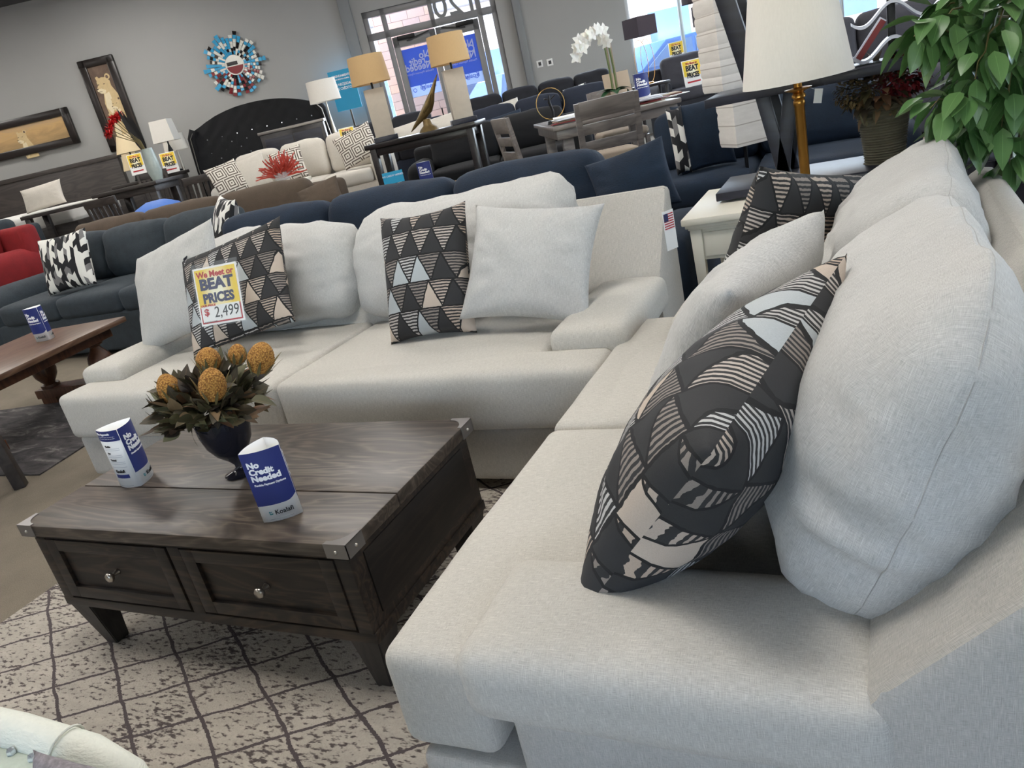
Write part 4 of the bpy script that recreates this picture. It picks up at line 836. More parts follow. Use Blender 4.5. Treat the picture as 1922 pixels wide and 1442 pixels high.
# ------------------------------------------------------------ generic display sofa in local coordinates (front towards -y)
def gsofa(name, label, loc, rotz, L, dep, seat_h, arm_h, back_h, n, mats, arm_w=.24, arm_r=.08, cush_over=.10, cat='sofa', ct_=.20, group=None, piping=False, arms=(1, 1), nb=None, lean=12, floor_h=.0):
    mf, mc = mats; t = thing(name, label, cat, loc, rotz, group); hl = L/2
    softp('base', mf, t, (0, dep/2, (seat_h-.18)/2+.03), (L-.02, dep-.04, seat_h-.20), .03)
    x0 = -hl+(arm_w if arms[0] else 0); x1 = hl-(arm_w if arms[1] else 0); w_ = (x1-x0)/n
    for k in range(n):
        softp('seat_cushion', mc, t, (x0+w_*(k+.5), (dep-.22)/2, seat_h-.085), (w_-.006, dep-.22, .18), .05, n=12, crown=.02, cry=.01, nz=.004, seed=k)
    for s_, on in ((-1, arms[0]), (1, arms[1])):
        if on: softp('arm', mf, t, (s_*(hl-arm_w/2), dep*.48, arm_h/2+.02), (arm_w, dep*.96, arm_h-.04), arm_r, n=12, crown=.01, nz=.004, seed=s_*4)
    softp('back_frame', mf, t, (0, dep-.11, back_h/2), (L-.04, .2, back_h-.06), .06, n=12)
    nb = nb or n; w_ = (x1-x0)/nb
    for k in range(nb):
        h_ = back_h+cush_over-seat_h
        c = put('back_cushion', soft(w_-.004, ct_, h_, min(.09, ct_*.44), n=18, cry=.03, crown=.02, nz=.010, nf=4, seed=k*3+L, ridge=.25), mc, t, 180); c.rotation_euler = (R(-lean), 0, 0); c.location = (x0+w_*(k+.5), dep-.31, seat_h+h_/2-.005)
    return t
# navy sofa behind the long grey one
nv = gsofa('sofa', 'navy blue velvet sofa right behind the long grey sofa', (-2.76, 3.30, 0), 0, 2.9, 1.0, .48, .50, .78, 3, ('velvet_navy', 'velvet_navy'), arm_w=.20, cush_over=.12, ct_=.24, arms=(1, 0))
softp('chaise_arm', 'velvet_navy', nv, (1.86, .40, .27), (.24, .78, .48), .05, n=12, crown=.01)
pillow('throw_pillow', 'navy blue velvet pillow at the right end of the navy sofa', 'pillow', 'velvet_navy', (-1.10, 3.75, 0), .40, .34, .15, yaw=10, lean=20, roll=-10, rest=.53, seed=31, wr=.008)
# navy armchair sofa further right, behind the shelf unit
p_ = onz(1330, 330, .55)
nv2 = gsofa('sofa', 'navy blue velvet sofa with a curved arm behind the shelf unit', (-.60, 5.0, 0), R(2), 1.65, 1.0, .50, .62, .82, 2, ('velvet_navy', 'velvet_navy'), arm_w=.22, arm_r=.10, cush_over=.07, arms=(0, 1))
# slate sofa at left
sl = gsofa('sofa', 'slate grey chenille sofa with puffy cushions at left', (-5.72, 3.98, 0), R(2), 3.0, 1.06, .52, .66, .80, 3, ('chenille_slate', 'chenille_slate'), arm_w=.40, arm_r=.19, cush_over=.13, ct_=.28)
pillow('harlequin_pillow', 'black and white pillow standing on the slate sofa at left', 'pillow', 'fabric_harlequin', tuple(onz(146, 540, .55)), .50, .47, .16, yaw=12, lean=18, roll=-3, rest=.535, seed=41)
pillow('harlequin_pillow', 'black and white pillow on the slate sofa half hidden behind the grey sofa', 'pillow', 'fabric_harlequin', (-4.45, 4.42, 0), .40, .48, .17, yaw=-30, lean=20, roll=6, rest=.535, seed=43)
# wooden table with turned legs at left
p0 = onz(235, 593, .46); p1 = onz(5, 700, .46)
ft = thing('coffee_table', 'brown plank-top coffee table with turned legs at the left edge', 'coffee table', (p0.x, p0.y, 0), math.atan2(p1.y-p0.y, p1.x-p0.x)+PI)
# local x runs from the near corner to the far right corner
LL = 1.35; WW = .80
B(-LL, 0, 0, WW, .425, .46, 'tabletop', 'wood_farm', ft, .006); B(-LL+.08, -.08, .08, WW-.08, .36, .425, 'apron', 'wood_farm_dark', ft)
for x in (-LL+.18, -.18):
    for y in (.16, WW-.16): MB().lathe([(0, .10), (.06, .10), (.06, .13), (.035, .14), (.045, .15), (.07, .19), (.078, .23), (.07, .27), (.04, .31), (.03, .33), (.055, .345), (.055, .36), (0, .36)], 24, (x, y, 0)).b2(x-.06, x+.06, y-.06, y+.06, 0, .05).build('leg', 'wood_farm_dark', ft, 40)
    B(x-.07, x+.07, .08, WW-.08, .05, .11, 'stretcher', 'wood_farm_dark', ft)
p_ = onz(82, 640, .46); tent((p_.x, p_.y, .4605), R(12), s=1.3, label='navy and white card tent on the brown turned-leg table', faces=(0,))
# end table leg at the left edge
p_ = onz(42, 912, 0); et = thing('end_table', 'dark wooden end table with only its front leg in view, at the left edge', 'table', (p_.x-.29, p_.y-.29, 0), R(-2))
B(-.34, .34, -.34, .34, .60, .64, 'tabletop', 'wood_bed', et); B(-.30, .30, -.30, .30, .50, .60, 'apron', 'wood_bed', et)
for sx in (-1, 1):
    for sy in (-1, 1): MB().bar((sx*.27, sy*.27, .50), (sx*.29, sy*.29, 0), .055, .055, .003).build('leg', 'wood_bed', et)
# end table with a glass ball lamp at the far left
p_ = onz(4, 525, .56); e2 = thing('end_table', 'brown end table at the far left edge beside the slate sofa', 'table', (p_.x-.1, p_.y, 0), R(4))
B(-.28, .28, -.28, .28, .52, .555, 'tabletop', 'wood_farm', e2)
for sx in (-1, 1):
    for sy in (-1, 1): B(sx*.24-.025, sx*.24+.025, sy*.24-.025, sy*.24+.025, 0, .52, 'leg', 'wood_farm_dark', e2)
gl = thing('table_lamp', 'glass ball lamp with round metal tiers at the far left edge', 'lamp', (p_.x+.05, p_.y-.02, .5555))
MB().lathe([(0, 0), (.13, 0), (.13, .03), (.10, .03), (.10, .06), (.075, .06), (.075, .09), (0, .09)], 32).build('tiered_base', 'metal_nickel', gl, 40); MB().sphere((0, 0, .155), .07, n=24).build('glass_ball', 'crystal', gl, 180)
# ------------------------------------------------------------ background, in the frame of the back wall (local x = along the wall, y = towards it)
def bt(name, label, cat, u, d, rz=0.0, group=None, z=0.0): return thing(name, label, cat, P(u, d, z), YAW+rz, group)
def uzp(px, py, D): return uz(px, py, D)
# pictures and mirror on the wall
def picture(label, u0, u1, z0, z1, painter):
    t = bt('framed_picture', label, 'picture', (u0+u1)/2, WALL_D-.06, 0, None, (z0+z1)/2); w_, h_ = (u1-u0)/2, (z1-z0)/2; fw = .13; mb = MB()
    for q in ((-w_, w_, h_-fw, h_), (-w_, w_, -h_, -h_+fw), (-w_, -w_+fw, -h_, h_), (w_-fw, w_, -h_, h_)): mb.b2(q[0], q[1], -.03, .05, q[2], q[3], .015)
    mb.build('frame', 'brown_frame', t); cv = B(-w_+fw, w_-fw, 0, .04, -h_+fw, h_-fw, 'canvas', painter[0], t, 0); painter[1](cv, w_-fw, h_-fw); return t
t = NT('paint_savanna'); x, y, _ = t.sep(t.coord('UV')); co = t.coord('UV'); n = t.noise(t.mapping(co, (1.5, 6, 1)), 1, 5, .7, 1)
f = t.math('MULTIPLY_ADD', n, .5, t.math('MULTIPLY_ADD', y, .9, .25)); t.done(t.ramp(f, [(.1, srgb(112, 86, 58)), (.38, srgb(160, 132, 92)), (.55, srgb(196, 160, 108)), (.8, srgb(150, 140, 130))]), .7)
t = NT('paint_brown'); co = t.coord('UV'); n = t.noise(t.mapping(co, (3, 2, 1)), 1, 5, .7, 1); t.done(t.ramp(n, [(.25, srgb(70, 56, 48)), (.6, srgb(112, 92, 78)), (.8, srgb(148, 122, 96))]), .7)
plain('paint_tan', (202, 178, 134), .7, 0, .18, 14); plain('paint_cream', (222, 208, 176), .7, 0, .12, 14); plain('paint_dark', (66, 52, 42), .7)
def ell(c, rx, ry, n=20, rot=0): return [(c[0]+rx*math.cos(k*2*PI/n)*math.cos(rot)-ry*math.sin(k*2*PI/n)*math.sin(rot), c[1]+rx*math.cos(k*2*PI/n)*math.sin(rot)+ry*math.sin(k*2*PI/n)*math.cos(rot)) for k in range(n)]
def big_cat(cv, cx, cz, s, lay):
    """three-quarter head turned left with a long muzzle, over chest and shoulder"""
    y = -.001*lay-.001
    def sh(pts, mat, dy): MB().prism([(cx+p[0]*s, cz+p[1]*s) for p in pts], y-dy, y-dy+.0006, 'y').build('brushwork', mat, cv, None)
    sh([(.02, .1), (.22, .05), (.36, -.3), (.42, -.75), (-.12, -.75), (-.14, -.4), (-.06, -.1)], 'paint_tan', 0); sh([(-.04, -.08), (.10, -.1), (.12, -.5), (-.02, -.72), (-.12, -.5)], 'paint_cream', .0006)
    sh(ell((.20, .30), .075, .08), 'paint_tan', .001); sh(ell((.19, .29), .04, .045), 'paint_brown', .0016); sh([(-.13, .22), (-.15, .33), (-.08, .35), (-.03, .27)], 'paint_tan', .001)
    sh([(-.12, .26), (.02, .31), (.14, .29), (.23, .18), (.22, .02), (.12, -.10), (-.02, -.14), (-.12, -.12), (-.20, -.06), (-.21, .02), (-.15, .10), (-.15, .2)], 'paint_tan', .0022)
    sh([(-.08, .02), (-.20, .01), (-.21, -.05), (-.12, -.12), (-.01, -.13), (.04, -.05)], 'paint_cream', .003); sh([(-.215, .03), (-.16, .035), (-.17, -.0), (-.21, -.0)], 'paint_dark', .0036)
    sh([(-.20, -.055), (-.08, -.065), (-.08, -.075), (-.19, -.07)], 'paint_dark', .0036)
    for ex, ez in ((-.13, .125), (.04, .12)): sh([(ex-.035, ez), (ex, ez+.016), (ex+.04, ez+.004), (ex, ez-.012)], 'paint_dark', .0036)
def paint_cats(cv, w_, h_): big_cat(cv, -.02, h_*.42, .60, 1); big_cat(cv, .08, -.05, .40, 6); big_cat(cv, -.05, -.28, .42, 11)
def paint_savanna(cv, w_, h_): big_cat(cv, -w_*.15, -h_*.30, .42, 1)
picture('tall dark-framed painting of big cats on the grey wall', -6.06, -5.44, 1.84, 3.38, ('paint_brown', paint_cats))
picture('wide dark-framed painting of a cat in dry grass at the left edge', -8.2, -6.52, 2.12, 2.74, ('paint_savanna', paint_savanna))
mr = bt('sunburst_mirror', 'round sunburst mirror with blue, white, red and black tiles on the grey wall', 'mirror', -3.46, WALL_D-.05, 0, None, 2.77)
plain('tile_blue', (60, 160, 206), .25); plain('tile_white', (226, 226, 218), .2); plain('tile_red', (120, 18, 28), .25); plain('tile_black', (16, 14, 18), .2)
plain('mirror_glass', (220, 222, 224), .03, 1, 0)
rnd = random.Random(2); MB().cone((0, .04, 0), (0, 0, 0), .17, .165, 40).build('backing', 'tile_white', mr); MB().cone((0, .0, 0), (0, -.006, 0), .145, .145, 40).build('glass', 'tile_white', mr)
MB().prism([(.145*math.cos(a), .145*math.sin(a)) for a in [R(180+12*k+6) for k in range(15)]], -.009, -.006, 'y').build('lower_glass', 'tile_red', mr); MB().b2(-.13, .06, -.010, -.006, -.0, .06).build('dark_bar', 'tile_black', mr)
for k in range(40):
    a = k*2*PI/40; L_ = .48+.05*math.cos(k*2*PI/40*10)+rnd.uniform(-.02, .03); r0 = .17; segs = 6; rv = Vector((math.cos(a), 0, math.sin(a))); sv = Vector((-math.sin(a), 0, math.cos(a)))
    mbs = {}
    for i in range(segs):
        ra, rb = r0+(L_-r0)*i/segs, r0+(L_-r0)*(i+1)/segs-.004; w0_, w1_ = .012+.05*(ra-r0), .012+.05*(rb-r0)*1.3
        up_ = math.sin(a) > -.1; c = rnd.choice(['tile_blue', 'tile_blue', 'tile_white', 'tile_white', 'tile_black'] if (up_ or rnd.random() < .4) else ['tile_red', 'tile_red', 'tile_white', 'tile_black', 'tile_blue'])
        if i > 3 and rnd.random() < .5: c = 'tile_blue' if up_ else c
        mbs.setdefault((c, i), MB()).add(( lambda: (lambda b: (b.faces.new([b.verts.new(q) for q in (rv*ra-sv*w0_+Vector((0, -.004*(k % 2), 0)), rv*rb-sv*w1_+Vector((0, -.01-.004*(k % 2), 0)), rv*rb+sv*w1_+Vector((0, -.01, 0)), rv*ra+sv*w0_)]), b)[1])(bmesh.new()))())
    ry = None
    for (c, _i), m_ in mbs.items():
        o = m_.build('ray' if ry is None else 'tile', c, ry or mr, None); sm = o.modifiers.new('t', 'SOLIDIFY'); sm.thickness = .008; ry = ry or o
# tufted black headboard bed
hb = bt('bed', 'black velvet bed with a tall arched tufted headboard and studs', 'bed', -3.18, 14.1)
b = bmesh.new(); NX, NZ = 44, 26; rows = []
def top(x): k = x/1.12; return 1.80+.27*(1-abs(k)**2.2)
for i in range(NX+1):
    x = -1.12+2.24*i/NX; col = []
    for j in range(NZ+1):
        z = .3+(top(x)-.3)*j/NZ; gx = x/.26; gz = z/.22; off = .5 if int(math.floor(gz)) % 2 else 0
        dd = min(math.hypot((gx-(round(gx-o_)+o_))*.26, (gz-(round(gz-q_)+q_))*.22) for o_, q_ in ((0, 0), (.5, .5)))
        col.append(b.verts.new((x, -.03-.05*min(1, dd/.11)**.6-(.10*max(0, (abs(x)-.98)/.14)), z)))
    rows.append(col)
for i in range(NX):
    for j in range(NZ): b.faces.new((rows[i][j], rows[i+1][j], rows[i+1][j+1], rows[i][j+1]))
m_ = MB(); m_.add(b); m_.prism([(x, top(x)) for x in [-1.12+2.24*k/24 for k in range(25)]]+[(1.12, .3), (-1.12, .3)], -.03, .10, 'y'); hd_ = m_.build('headboard', 'velvet_black', hb, 60)
for q in range(2, 8):
    for p in range(-4, 5):
        x = (p+(0 if q % 2 else 0))*.26; z = q*.22
        for dx, dz in ((0, 0), (.13, .11)):
            if abs(x+dx) < 1.0 and z+dz < top(x+dx)-.08: MB().sphere((x+dx, -.045, z+dz), .013, n=8).build('stud', 'crystal', hd_, None)
for s_ in (-1, 1):
    MB().tube([(s_*1.16, -.12, .3), (s_*1.17, -.13, 1.2), (s_*1.13, -.12, 1.72), (s_*1.06, -.10, 1.84)], .07, 12, rs=[.05, .055, .07, .075]).build('wing', 'velvet_black', hb, 60)
    MB().tube([(s_*1.16, -.19, .3), (s_*1.17, -.2, 1.2), (s_*1.13, -.2, 1.72), (s_*1.07, -.18, 1.80)], .009, 6).build('nail_trim', 'metal_nickel', hb, 60)
softp('mattress', 'velvet_black', hb, (0, -.80, .45), (2.0, 1.35, .55), .08)
ds = bt('dresser', 'dark mirrored footboard standing in front of the black tufted headboard', 'dresser', -2.32, 12.3); B(-.48, .48, -.08, .08, .0, 1.50, 'panel', 'wood_black', ds, .01)
for k in range(2): B(-.43+.44*k, -.01+.44*k, -.09, -.08, 1.16, 1.42, 'inset', 'wood_espresso', ds, .004)
B(-.50, .50, -.1, .1, 1.49, 1.53, 'cap', 'metal_bracket', ds, .004)
# lamps near the bed
def tlamp(name, label, u, d, z0, ztop, rs, rt_, sh, mat, bmat='black_metal', square=False, base=.08, stand=True, ringed=False, group=None, cat='lamp'):
    t = bt(name, label, cat, u, d, 0, group, z0); H_ = ztop-z0
    if square:
        m_ = MB(); b = bmesh.new(); A_ = [b.verts.new((sx*rs, sy*rs, H_-sh)) for sx, sy in ((-1, -1), (1, -1), (1, 1), (-1, 1))]; Z_ = [b.verts.new((sx*rt_, sy*rt_, H_)) for sx, sy in ((-1, -1), (1, -1), (1, 1), (-1, 1))]
        for k in range(4): b.faces.new((A_[k], A_[(k+1) % 4], Z_[(k+1) % 4], Z_[k]))
        m_.add(b); o = m_.build('lamp_shade', mat, t, None); o.modifiers.new('t', 'SOLIDIFY').thickness = .005
    else: MB().lathe([(rs, H_-sh), (rt_, H_), (rt_-.004, H_), (rs-.004, H_-sh)], 32).build('lamp_shade', mat, t, 60)
    if ringed:
        for q in (-.06, .06): MB().tube([(q+.12*math.sin(a), .0, (H_-sh)*.48+(H_-sh)*.46*math.cos(a)) for a in [R(12*k) for k in range(30)]], .004, 8, closed=True).build('ring', 'brass', t, 60)
    else: MB().lathe([(0, 0), (base, 0), (base, .02), (.02, .04), (.035, (H_-sh)*.3), (.018, (H_-sh)*.5), (.04, (H_-sh)*.7), (.012, (H_-sh)*.9), (.012, H_-.03), (0, H_-.03)], 20).build('stem', bmat, t, 60)
    MB().cone((0, 0, 0), (0, 0, .025), base, base*.9, 24).build('base', bmat, t)
    return t
ns = bt('nightstand', 'dark nightstand between the dining set and the tufted bed', 'nightstand', -4.98, 13.45); B(-.55, .50, -.25, .25, .2, 1.22, 'body', 'wood_bed', ns, .01); B(-.58, .53, -.28, .28, 1.22, 1.27, 'top', 'wood_bed', ns, .01)
for sx in (-1, 1):
    for sy in (-1, 1): B(sx*.44-.04, sx*.44+.04, sy*.2-.04, sy*.2+.04, 0, .2, 'leg', 'wood_bed', ns)
tlamp('table_lamp', 'small white square-shade lamp left of the tufted bed', -4.52, 13.4, 1.275, 2.08, .17, .14, .33, 'shade_white', square=True)
tlamp('table_lamp', 'wide grey-white shade lamp close to the tufted bed wing', -4.58, 13.88, 0, 1.86, .20, .17, .26, 'shade_white', 'metal_nickel')
tlamp('table_lamp', 'upper cream bell-shade lamp behind the red flowers', -5.16, 13.4, 1.275, 2.0, .2, .11, .28, 'shade_ivory')
tlamp('table_lamp', 'lower cream shade lamp left of the yellow price sign', -5.33, 13.75, .9, 1.76, .16, .10, .3, 'shade_ivory', stand=False)
lo = bt('dresser', 'dark low dresser against the wall behind the dining set', 'dresser', -5.55, 13.85); B(-.30, .40, -.15, .15, 0, .90, 'body', 'wood_bed', lo, .01)
fl = tlamp('floor_lamp', 'white drum-shade lamp on a crystal stem beside the blue poster', -1.85, 13.2, 0, 2.10, .25, .23, .32, 'shade_white', 'metal_nickel', base=.14, cat='floor lamp')
# price signs
def psign(label, u, d, z, w_, h_, s=1.0, txt=('We Meet or', 'BEAT', 'PRICES'), rz=0.0, lean=-8, half=False):
    t = bt('price_sign', label, 'sign', u, d, rz, 'yellow price signs in the store', z); t.rotation_euler = (R(lean), 0, YAW+rz)
    cd = B(-w_/2, w_/2, 0, .004, -h_/2, h_/2, 'card', 'paper_white', t, 0); B(-w_/2+.01, w_/2-.01, -.002, 0, -h_*.1, h_/2-.01, 'yellow_field', 'sign_yellow', cd, 0)
    text(cd, txt[0], (0, -.004, h_*.33), h_*.12, 'ink_red', bold=.001, xs=.8); text(cd, txt[1], (0, -.004, h_*.10), h_*.27, 'ink_black', bold=.004, xs=.85); text(cd, txt[2], (0, -.004, -h_*.16), h_*.25, 'ink_black', bold=.004, xs=.68)
    B(-w_*.35, w_*.35, -.003, -.001, -h_*.36, -h_*.30, 'price_line', 'ink_red', cd, 0)
    return t
psign('yellow price sign on the nightstand below the cream lamp', -5.03, 13.15, 1.52, .24, .32); psign('yellow price sign on the nightstand below the white square lamp', -4.52, 13.14, 1.43, .24, .32, rz=R(5))
# white cylinder vase with red flowers and dark feathers, on the dining table
dt = bt('dining_table', 'dark counter-height dining table at far left', 'dining table', -4.75, 11.9, R(-8)); B(-.38, .62, -.42, .42, 1.17, 1.22, 'tabletop', 'wood_bed', dt, .008); B(-.33, .55, -.36, .36, 1.08, 1.17, 'apron', 'wood_bed', dt)
for sx in (-.27, .49):
    for sy in (-.3, .3): B(sx-.05, sx+.05, sy-.05, sy+.05, 0, 1.08, 'leg', 'wood_bed', dt)
va = bt('flower_vase', 'pale swirl vase with red flowers and dark feathers on the far dining table', 'vase', -4.28, 11.75, 0, None, 1.2205)
MB().lathe([(0, 0), (.07, 0), (.10, .12), (.09, .3), (.075, .44), (.07, .44), (.08, .3), (0, .02)], 28).build('vase', 'ceramic_swirl', va, 60)
st_ = MB(); hd2 = []
for k in range(7):
    e = Vector((-.42+.035*k, .02*k-.05, .80+.035*k-.02*abs(k-3))); st_.tube([(0, 0, .3), (-.10+.01*k, 0, .55), e], .006, 6); hd2.append(e)
st_.build('stems', 'leaf_stalk', va, 60)
for e in hd2: 
    b = bmesh.new(); rr_ = random.Random(int(e.x*1000))
    for q in range(46):
        d = Vector((rr_.gauss(0, 1), rr_.gauss(0, 1), rr_.gauss(0, 1))).normalized(); leaf_mesh(b, e, d, UP, .075, .014, .3, .3, 3)
    m_ = MB(); m_.add(b); m_.build('bloom', 'flower_red', va, 180)
b = bmesh.new()
for k in range(4): leaf_mesh(b, Vector((-.02, 0, .35)), Vector((-.28+.05*k, .05*k, 1)), Vector((0, -1, 0)), .72-.05*k, .05, .05, .1, 8)
m_ = MB(); m_.add(b); m_.build('feathers', 'ink_black', va, 180)
# slat-back chairs
def slat_chair(label, u, d, rz, group='dark slat-back dining chairs', mat='wood_bed', top_=1.16, seat=.72):
    t = bt('dining_chair', label, 'chair', u, d, rz, group); w_ = .21
    for s_ in (-1, 1):
        MB().bar((s_*w_, .19, 0), (s_*w_, .19, seat), .035, .04).bar((s_*w_, .19, seat), (s_*(w_+.01), .27, top_), .035, .03).build('back_post', mat, t)
        MB().bar((s_*w_, -.18, 0), (s_*w_, -.18, seat), .035, .035).build('leg', mat, t)
    MB().box((0, .275, top_-.05), (.47, .028, .10), (R(-8), 0, 0), .004).build('top_rail', mat, t)
    for k in range(5): MB().bar((-.15+.075*k, .20, seat+.04), (-.15+.075*k, .268, top_-.08), .045, .012).build('slat', mat, t)
    B(-.235, .235, -.21, .21, seat-.03, seat+.01, 'seat', mat, t, .01); MB().b2(-w_, w_, .18, .20, .2, .24).b2(-w_, w_, -.19, -.17, .2, .24).build('stretcher', mat, t)
    return t
slat_chair('dark slat-back chair at the near left of the far dining table', -4.72, 11.05, R(170)); slat_chair('dark slat-back chair right of the pale swirl vase, nearer one', -3.72, 11.5, R(215)); slat_chair('dark slat-back chair right of the pale swirl vase, beside the beige sofa', -3.40, 12.1, R(215))
slat_chair('dark slat-back chair behind the far dining table', -4.75, 12.6, R(0), top_=1.36)
# bed at the far left
bl = bt('bed', 'white bed with a dark plank headboard below the wide painting', 'bed', -7.05, 14.5); B(-1.25, 1.25, -.05, .08, .2, 1.79, 'headboard', 'wood_bed', bl, .01); B(-1.27, 1.27, -.07, .1, 1.72, 1.79, 'cap', 'wood_bed', bl, .006)
B(-1.15, 1.15, -2.1, -.05, .3, .92, 'side_rail', 'wood_bed', bl, .01); softp('mattress', 'mattress_white', bl, (0, -1.07, 1.02), (2.2, 2.0, .28), .08, crown=.02, nz=.01)
for sx in (-1.1, 1.1): B(sx-.05, sx+.05, -2.08, -1.98, 0, .3, 'leg', 'wood_bed', bl); B(sx-.05, sx+.05, -.1, .0, 0, .3, 'leg', 'wood_bed', bl)
bl2 = bt('table', 'dark bench table with a white patterned top in front of the plank headboard', 'table', -5.66, 12.05, R(-4)); B(-.72, .45, -.28, .28, 1.10, 1.15, 'top', 'wood_bed', bl2); B(-.70, .43, -.26, .26, 1.15, 1.165, 'runner', 'mattress_white', bl2, .003)
for sx in (-.64, .38):
    for sy in (-.22, .22): B(sx-.04, sx+.04, sy-.04, sy+.04, 0, 1.10, 'leg', 'wood_bed', bl2)
pillow('throw_pillow', 'cream pillow on the white-topped table at far left', 'pillow', 'fabric_beige', P(-6.12, 12.15, 0), .62, .36, .2, yaw=28, lean=20, roll=-4, rest=1.17, seed=51)
# red sofa and brown sofas
gsofa('sofa', 'red sofa with loose cushions at the far left edge', (-8.75, 4.05, 0), R(2), 2.6, 1.0, .74, .90, 1.14, 2, ('fabric_red', 'fabric_red'), arm_w=.3, arm_r=.12, cush_over=.12, lean=14)
pillow('throw_pillow', 'red cushion on the red sofa at the far left', 'pillow', 'fabric_red', (-8.2, 4.6, 0), .80, .46, .22, yaw=5, lean=24, roll=-6, rest=.76, seed=53)
gsofa('sofa', 'grey sofa back peeking out behind the red sofa', P(-6.9, 10.6), YAW, 1.9, .9, .6, .7, 1.08, 2, ('chenille_slate', 'chenille_slate'))
gsofa('sofa', 'long brown microfiber sofa behind the slate sofa', (-6.65, 5.42, 0), R(1.5), 3.9, 1.02, .55, .68, .90, 3, ('suede_brown', 'suede_brown'), arm_w=.26, arm_r=.12, cush_over=.05)
pillow('throw_pillow', 'brown velvet pillow at the right end of the brown sofa', 'pillow', 'suede_brown', (-4.75, 6.0, 0), .42, .30, .16, yaw=20, lean=30, roll=-12, rest=.58, seed=54)
softp('blue_pouf', 'blue_paint', None, P(-3.62, 9.6, .49), (.70, .6, .98), .25, crown=.03); tag(bpy.data.objects['blue_pouf'], 'rounded bright blue ottoman back seen behind the brown sofa', 'ottoman')
# beige sofa with fret pillows
bsf = gsofa('sofa', 'beige fabric sofa with fret-patterned pillows in front of the tufted bed', P(-2.0, 9.95), YAW+R(-3), 2.25, 1.05, .80, .98, 1.14, 3, ('fabric_beige', 'fabric_beige'), arm_w=.2, arm_r=.09, cush_over=.14)
for lab, u, d, yw, m_, ww, rl in (('brown fret-patterned pillow at the left arm of the beige sofa', -2.86, 10.1, 60, 'fabric_fret', .42, -8), ('plain beige pillow between two fret pillows on the beige sofa', -2.60, 10.25, 36, 'fabric_beige', .46, -8),
                           ('brown fret-patterned pillow behind the red coral plant', -2.12, 10.25, 24, 'fabric_fret', .44, -6), ('brown fret-patterned pillow at the right arm of the beige sofa', -1.20, 10.12, 20, 'fabric_fret', .52, -16)):
    pillow('throw_pillow', lab, 'pillow', m_, P(u, d, 0), ww, .42, .14, yaw=yw, lean=20, roll=rl, rest=.82, seed=u)
psign('yellow price sign on the beige sofa back', -1.33, 10.55, 1.20, .20, .24)
tp = bt('coffee_table', 'white table holding the red coral plant, in front of the beige sofa', 'coffee table', -2.2, 9.3); B(-.75, .45, -.25, .25, .84, .88, 'tabletop', 'white_paint', tp)
for sx in (-.68, .38):
    for sy in (-.2, .2): B(sx-.03, sx+.03, sy-.03, sy+.03, 0, .84, 'leg', 'white_paint', tp)
cp = bt('coral_plant', 'red coral branches in a clear bowl in front of the beige sofa', 'plant', -2.02, 9.3, 0, None, .8805); MB().lathe([(0, 0), (.06, 0), (.09, .05), (.10, .12), (.095, .12), (.08, .05), (0, .01)], 24).build('bowl', 'glass_clear', cp, 60)
rnd = random.Random(9); mb = MB()
for k in range(75):
    a = rnd.uniform(0, 2*PI); p = Vector((0, 0, .06)); pts = [p]; d = Vector((math.cos(a)*rnd.uniform(.3, 1.1), math.sin(a)*.6, rnd.uniform(.25, .9))).normalized()
    for i in range(4): d = (d+Vector((rnd.uniform(-.5, .5), rnd.uniform(-.5, .5), rnd.uniform(-.3, .4)))).normalized(); p = p+d*rnd.uniform(.05, .09); pts.append(p)
    mb.tube(pts, .006, 5, rs=[.010, .009, .008, .007, .006])
mb.build('coral', 'coral_red', cp, 60)
# poster leaning beside the door (Spanish), navy seats near it
po = bt('poster', 'teal poster in Spanish left of the entrance', 'poster', -1.67, 14.62, 0, None, 1.95); cdp = B(-.22, .22, -.02, 0, -.33, .33, 'board', 'paper_cyan', po, 0)
for s_, z, sz in (('ARRENDAMIENTO', .22, .052), ('CON OPCIÓN A COMPRA', .175, .028), ('SIN NECESIDAD', .08, .060), ('DE CRÉDITO', .01, .060)): text(cdp, s_, (0, -.024, z), sz, 'ink_white', bold=.001, xs=.8)
MB().bar((-.0, .05, -1.95), (-.0, .02, .2), .03).build('easel', 'brown_frame', po)
# window posters (seen from behind, so mirrored)
def wposter(label, u0, u1, z0, z1, D_=WALL_D-.0):
    t = bt('window_poster', label, 'poster', (u0+u1)/2, D_+.055, 0, 'no credit needed posters on the entrance doors', (z0+z1)/2); w_, h_ = (u1-u0)/2, (z1-z0)/2
    c = B(-w_, w_, 0, .003, -h_, h_, 'sheet', 'poster_light', t, 0); B(-w_, w_, -.003, 0, -h_*.55, h_, 'print_panel', 'poster_blue', c, 0)
    for k, s_ in enumerate(('No', 'Credit', 'Needed')): text(c, s_, (w_*.8, -.006, h_*(.52-.22*k)), .17, 'poster_white', mirror=True, align='LEFT', bold=.004, xs=.9)
    text(c, 'Flexible Payment Options', (w_*.8, -.006, h_*-.08), .05, 'poster_white', mirror=True, align='LEFT'); text(c, 'Koalafi', (w_*.75, -.006, -h_*.74), .11, 'poster_blue', mirror=True, align='LEFT', bold=.001)
    for k in range(3): MB().lathe([(.025, -.002), (.035, -.002), (.035, .0), (.025, 0)], 16, mat=Matrix.Translation((-w_*.7+.16*k, -.004, -h_*.72)) @ Matrix.Rotation(R(90), 4, 'X')).build('icon', 'poster_blue', c, None)
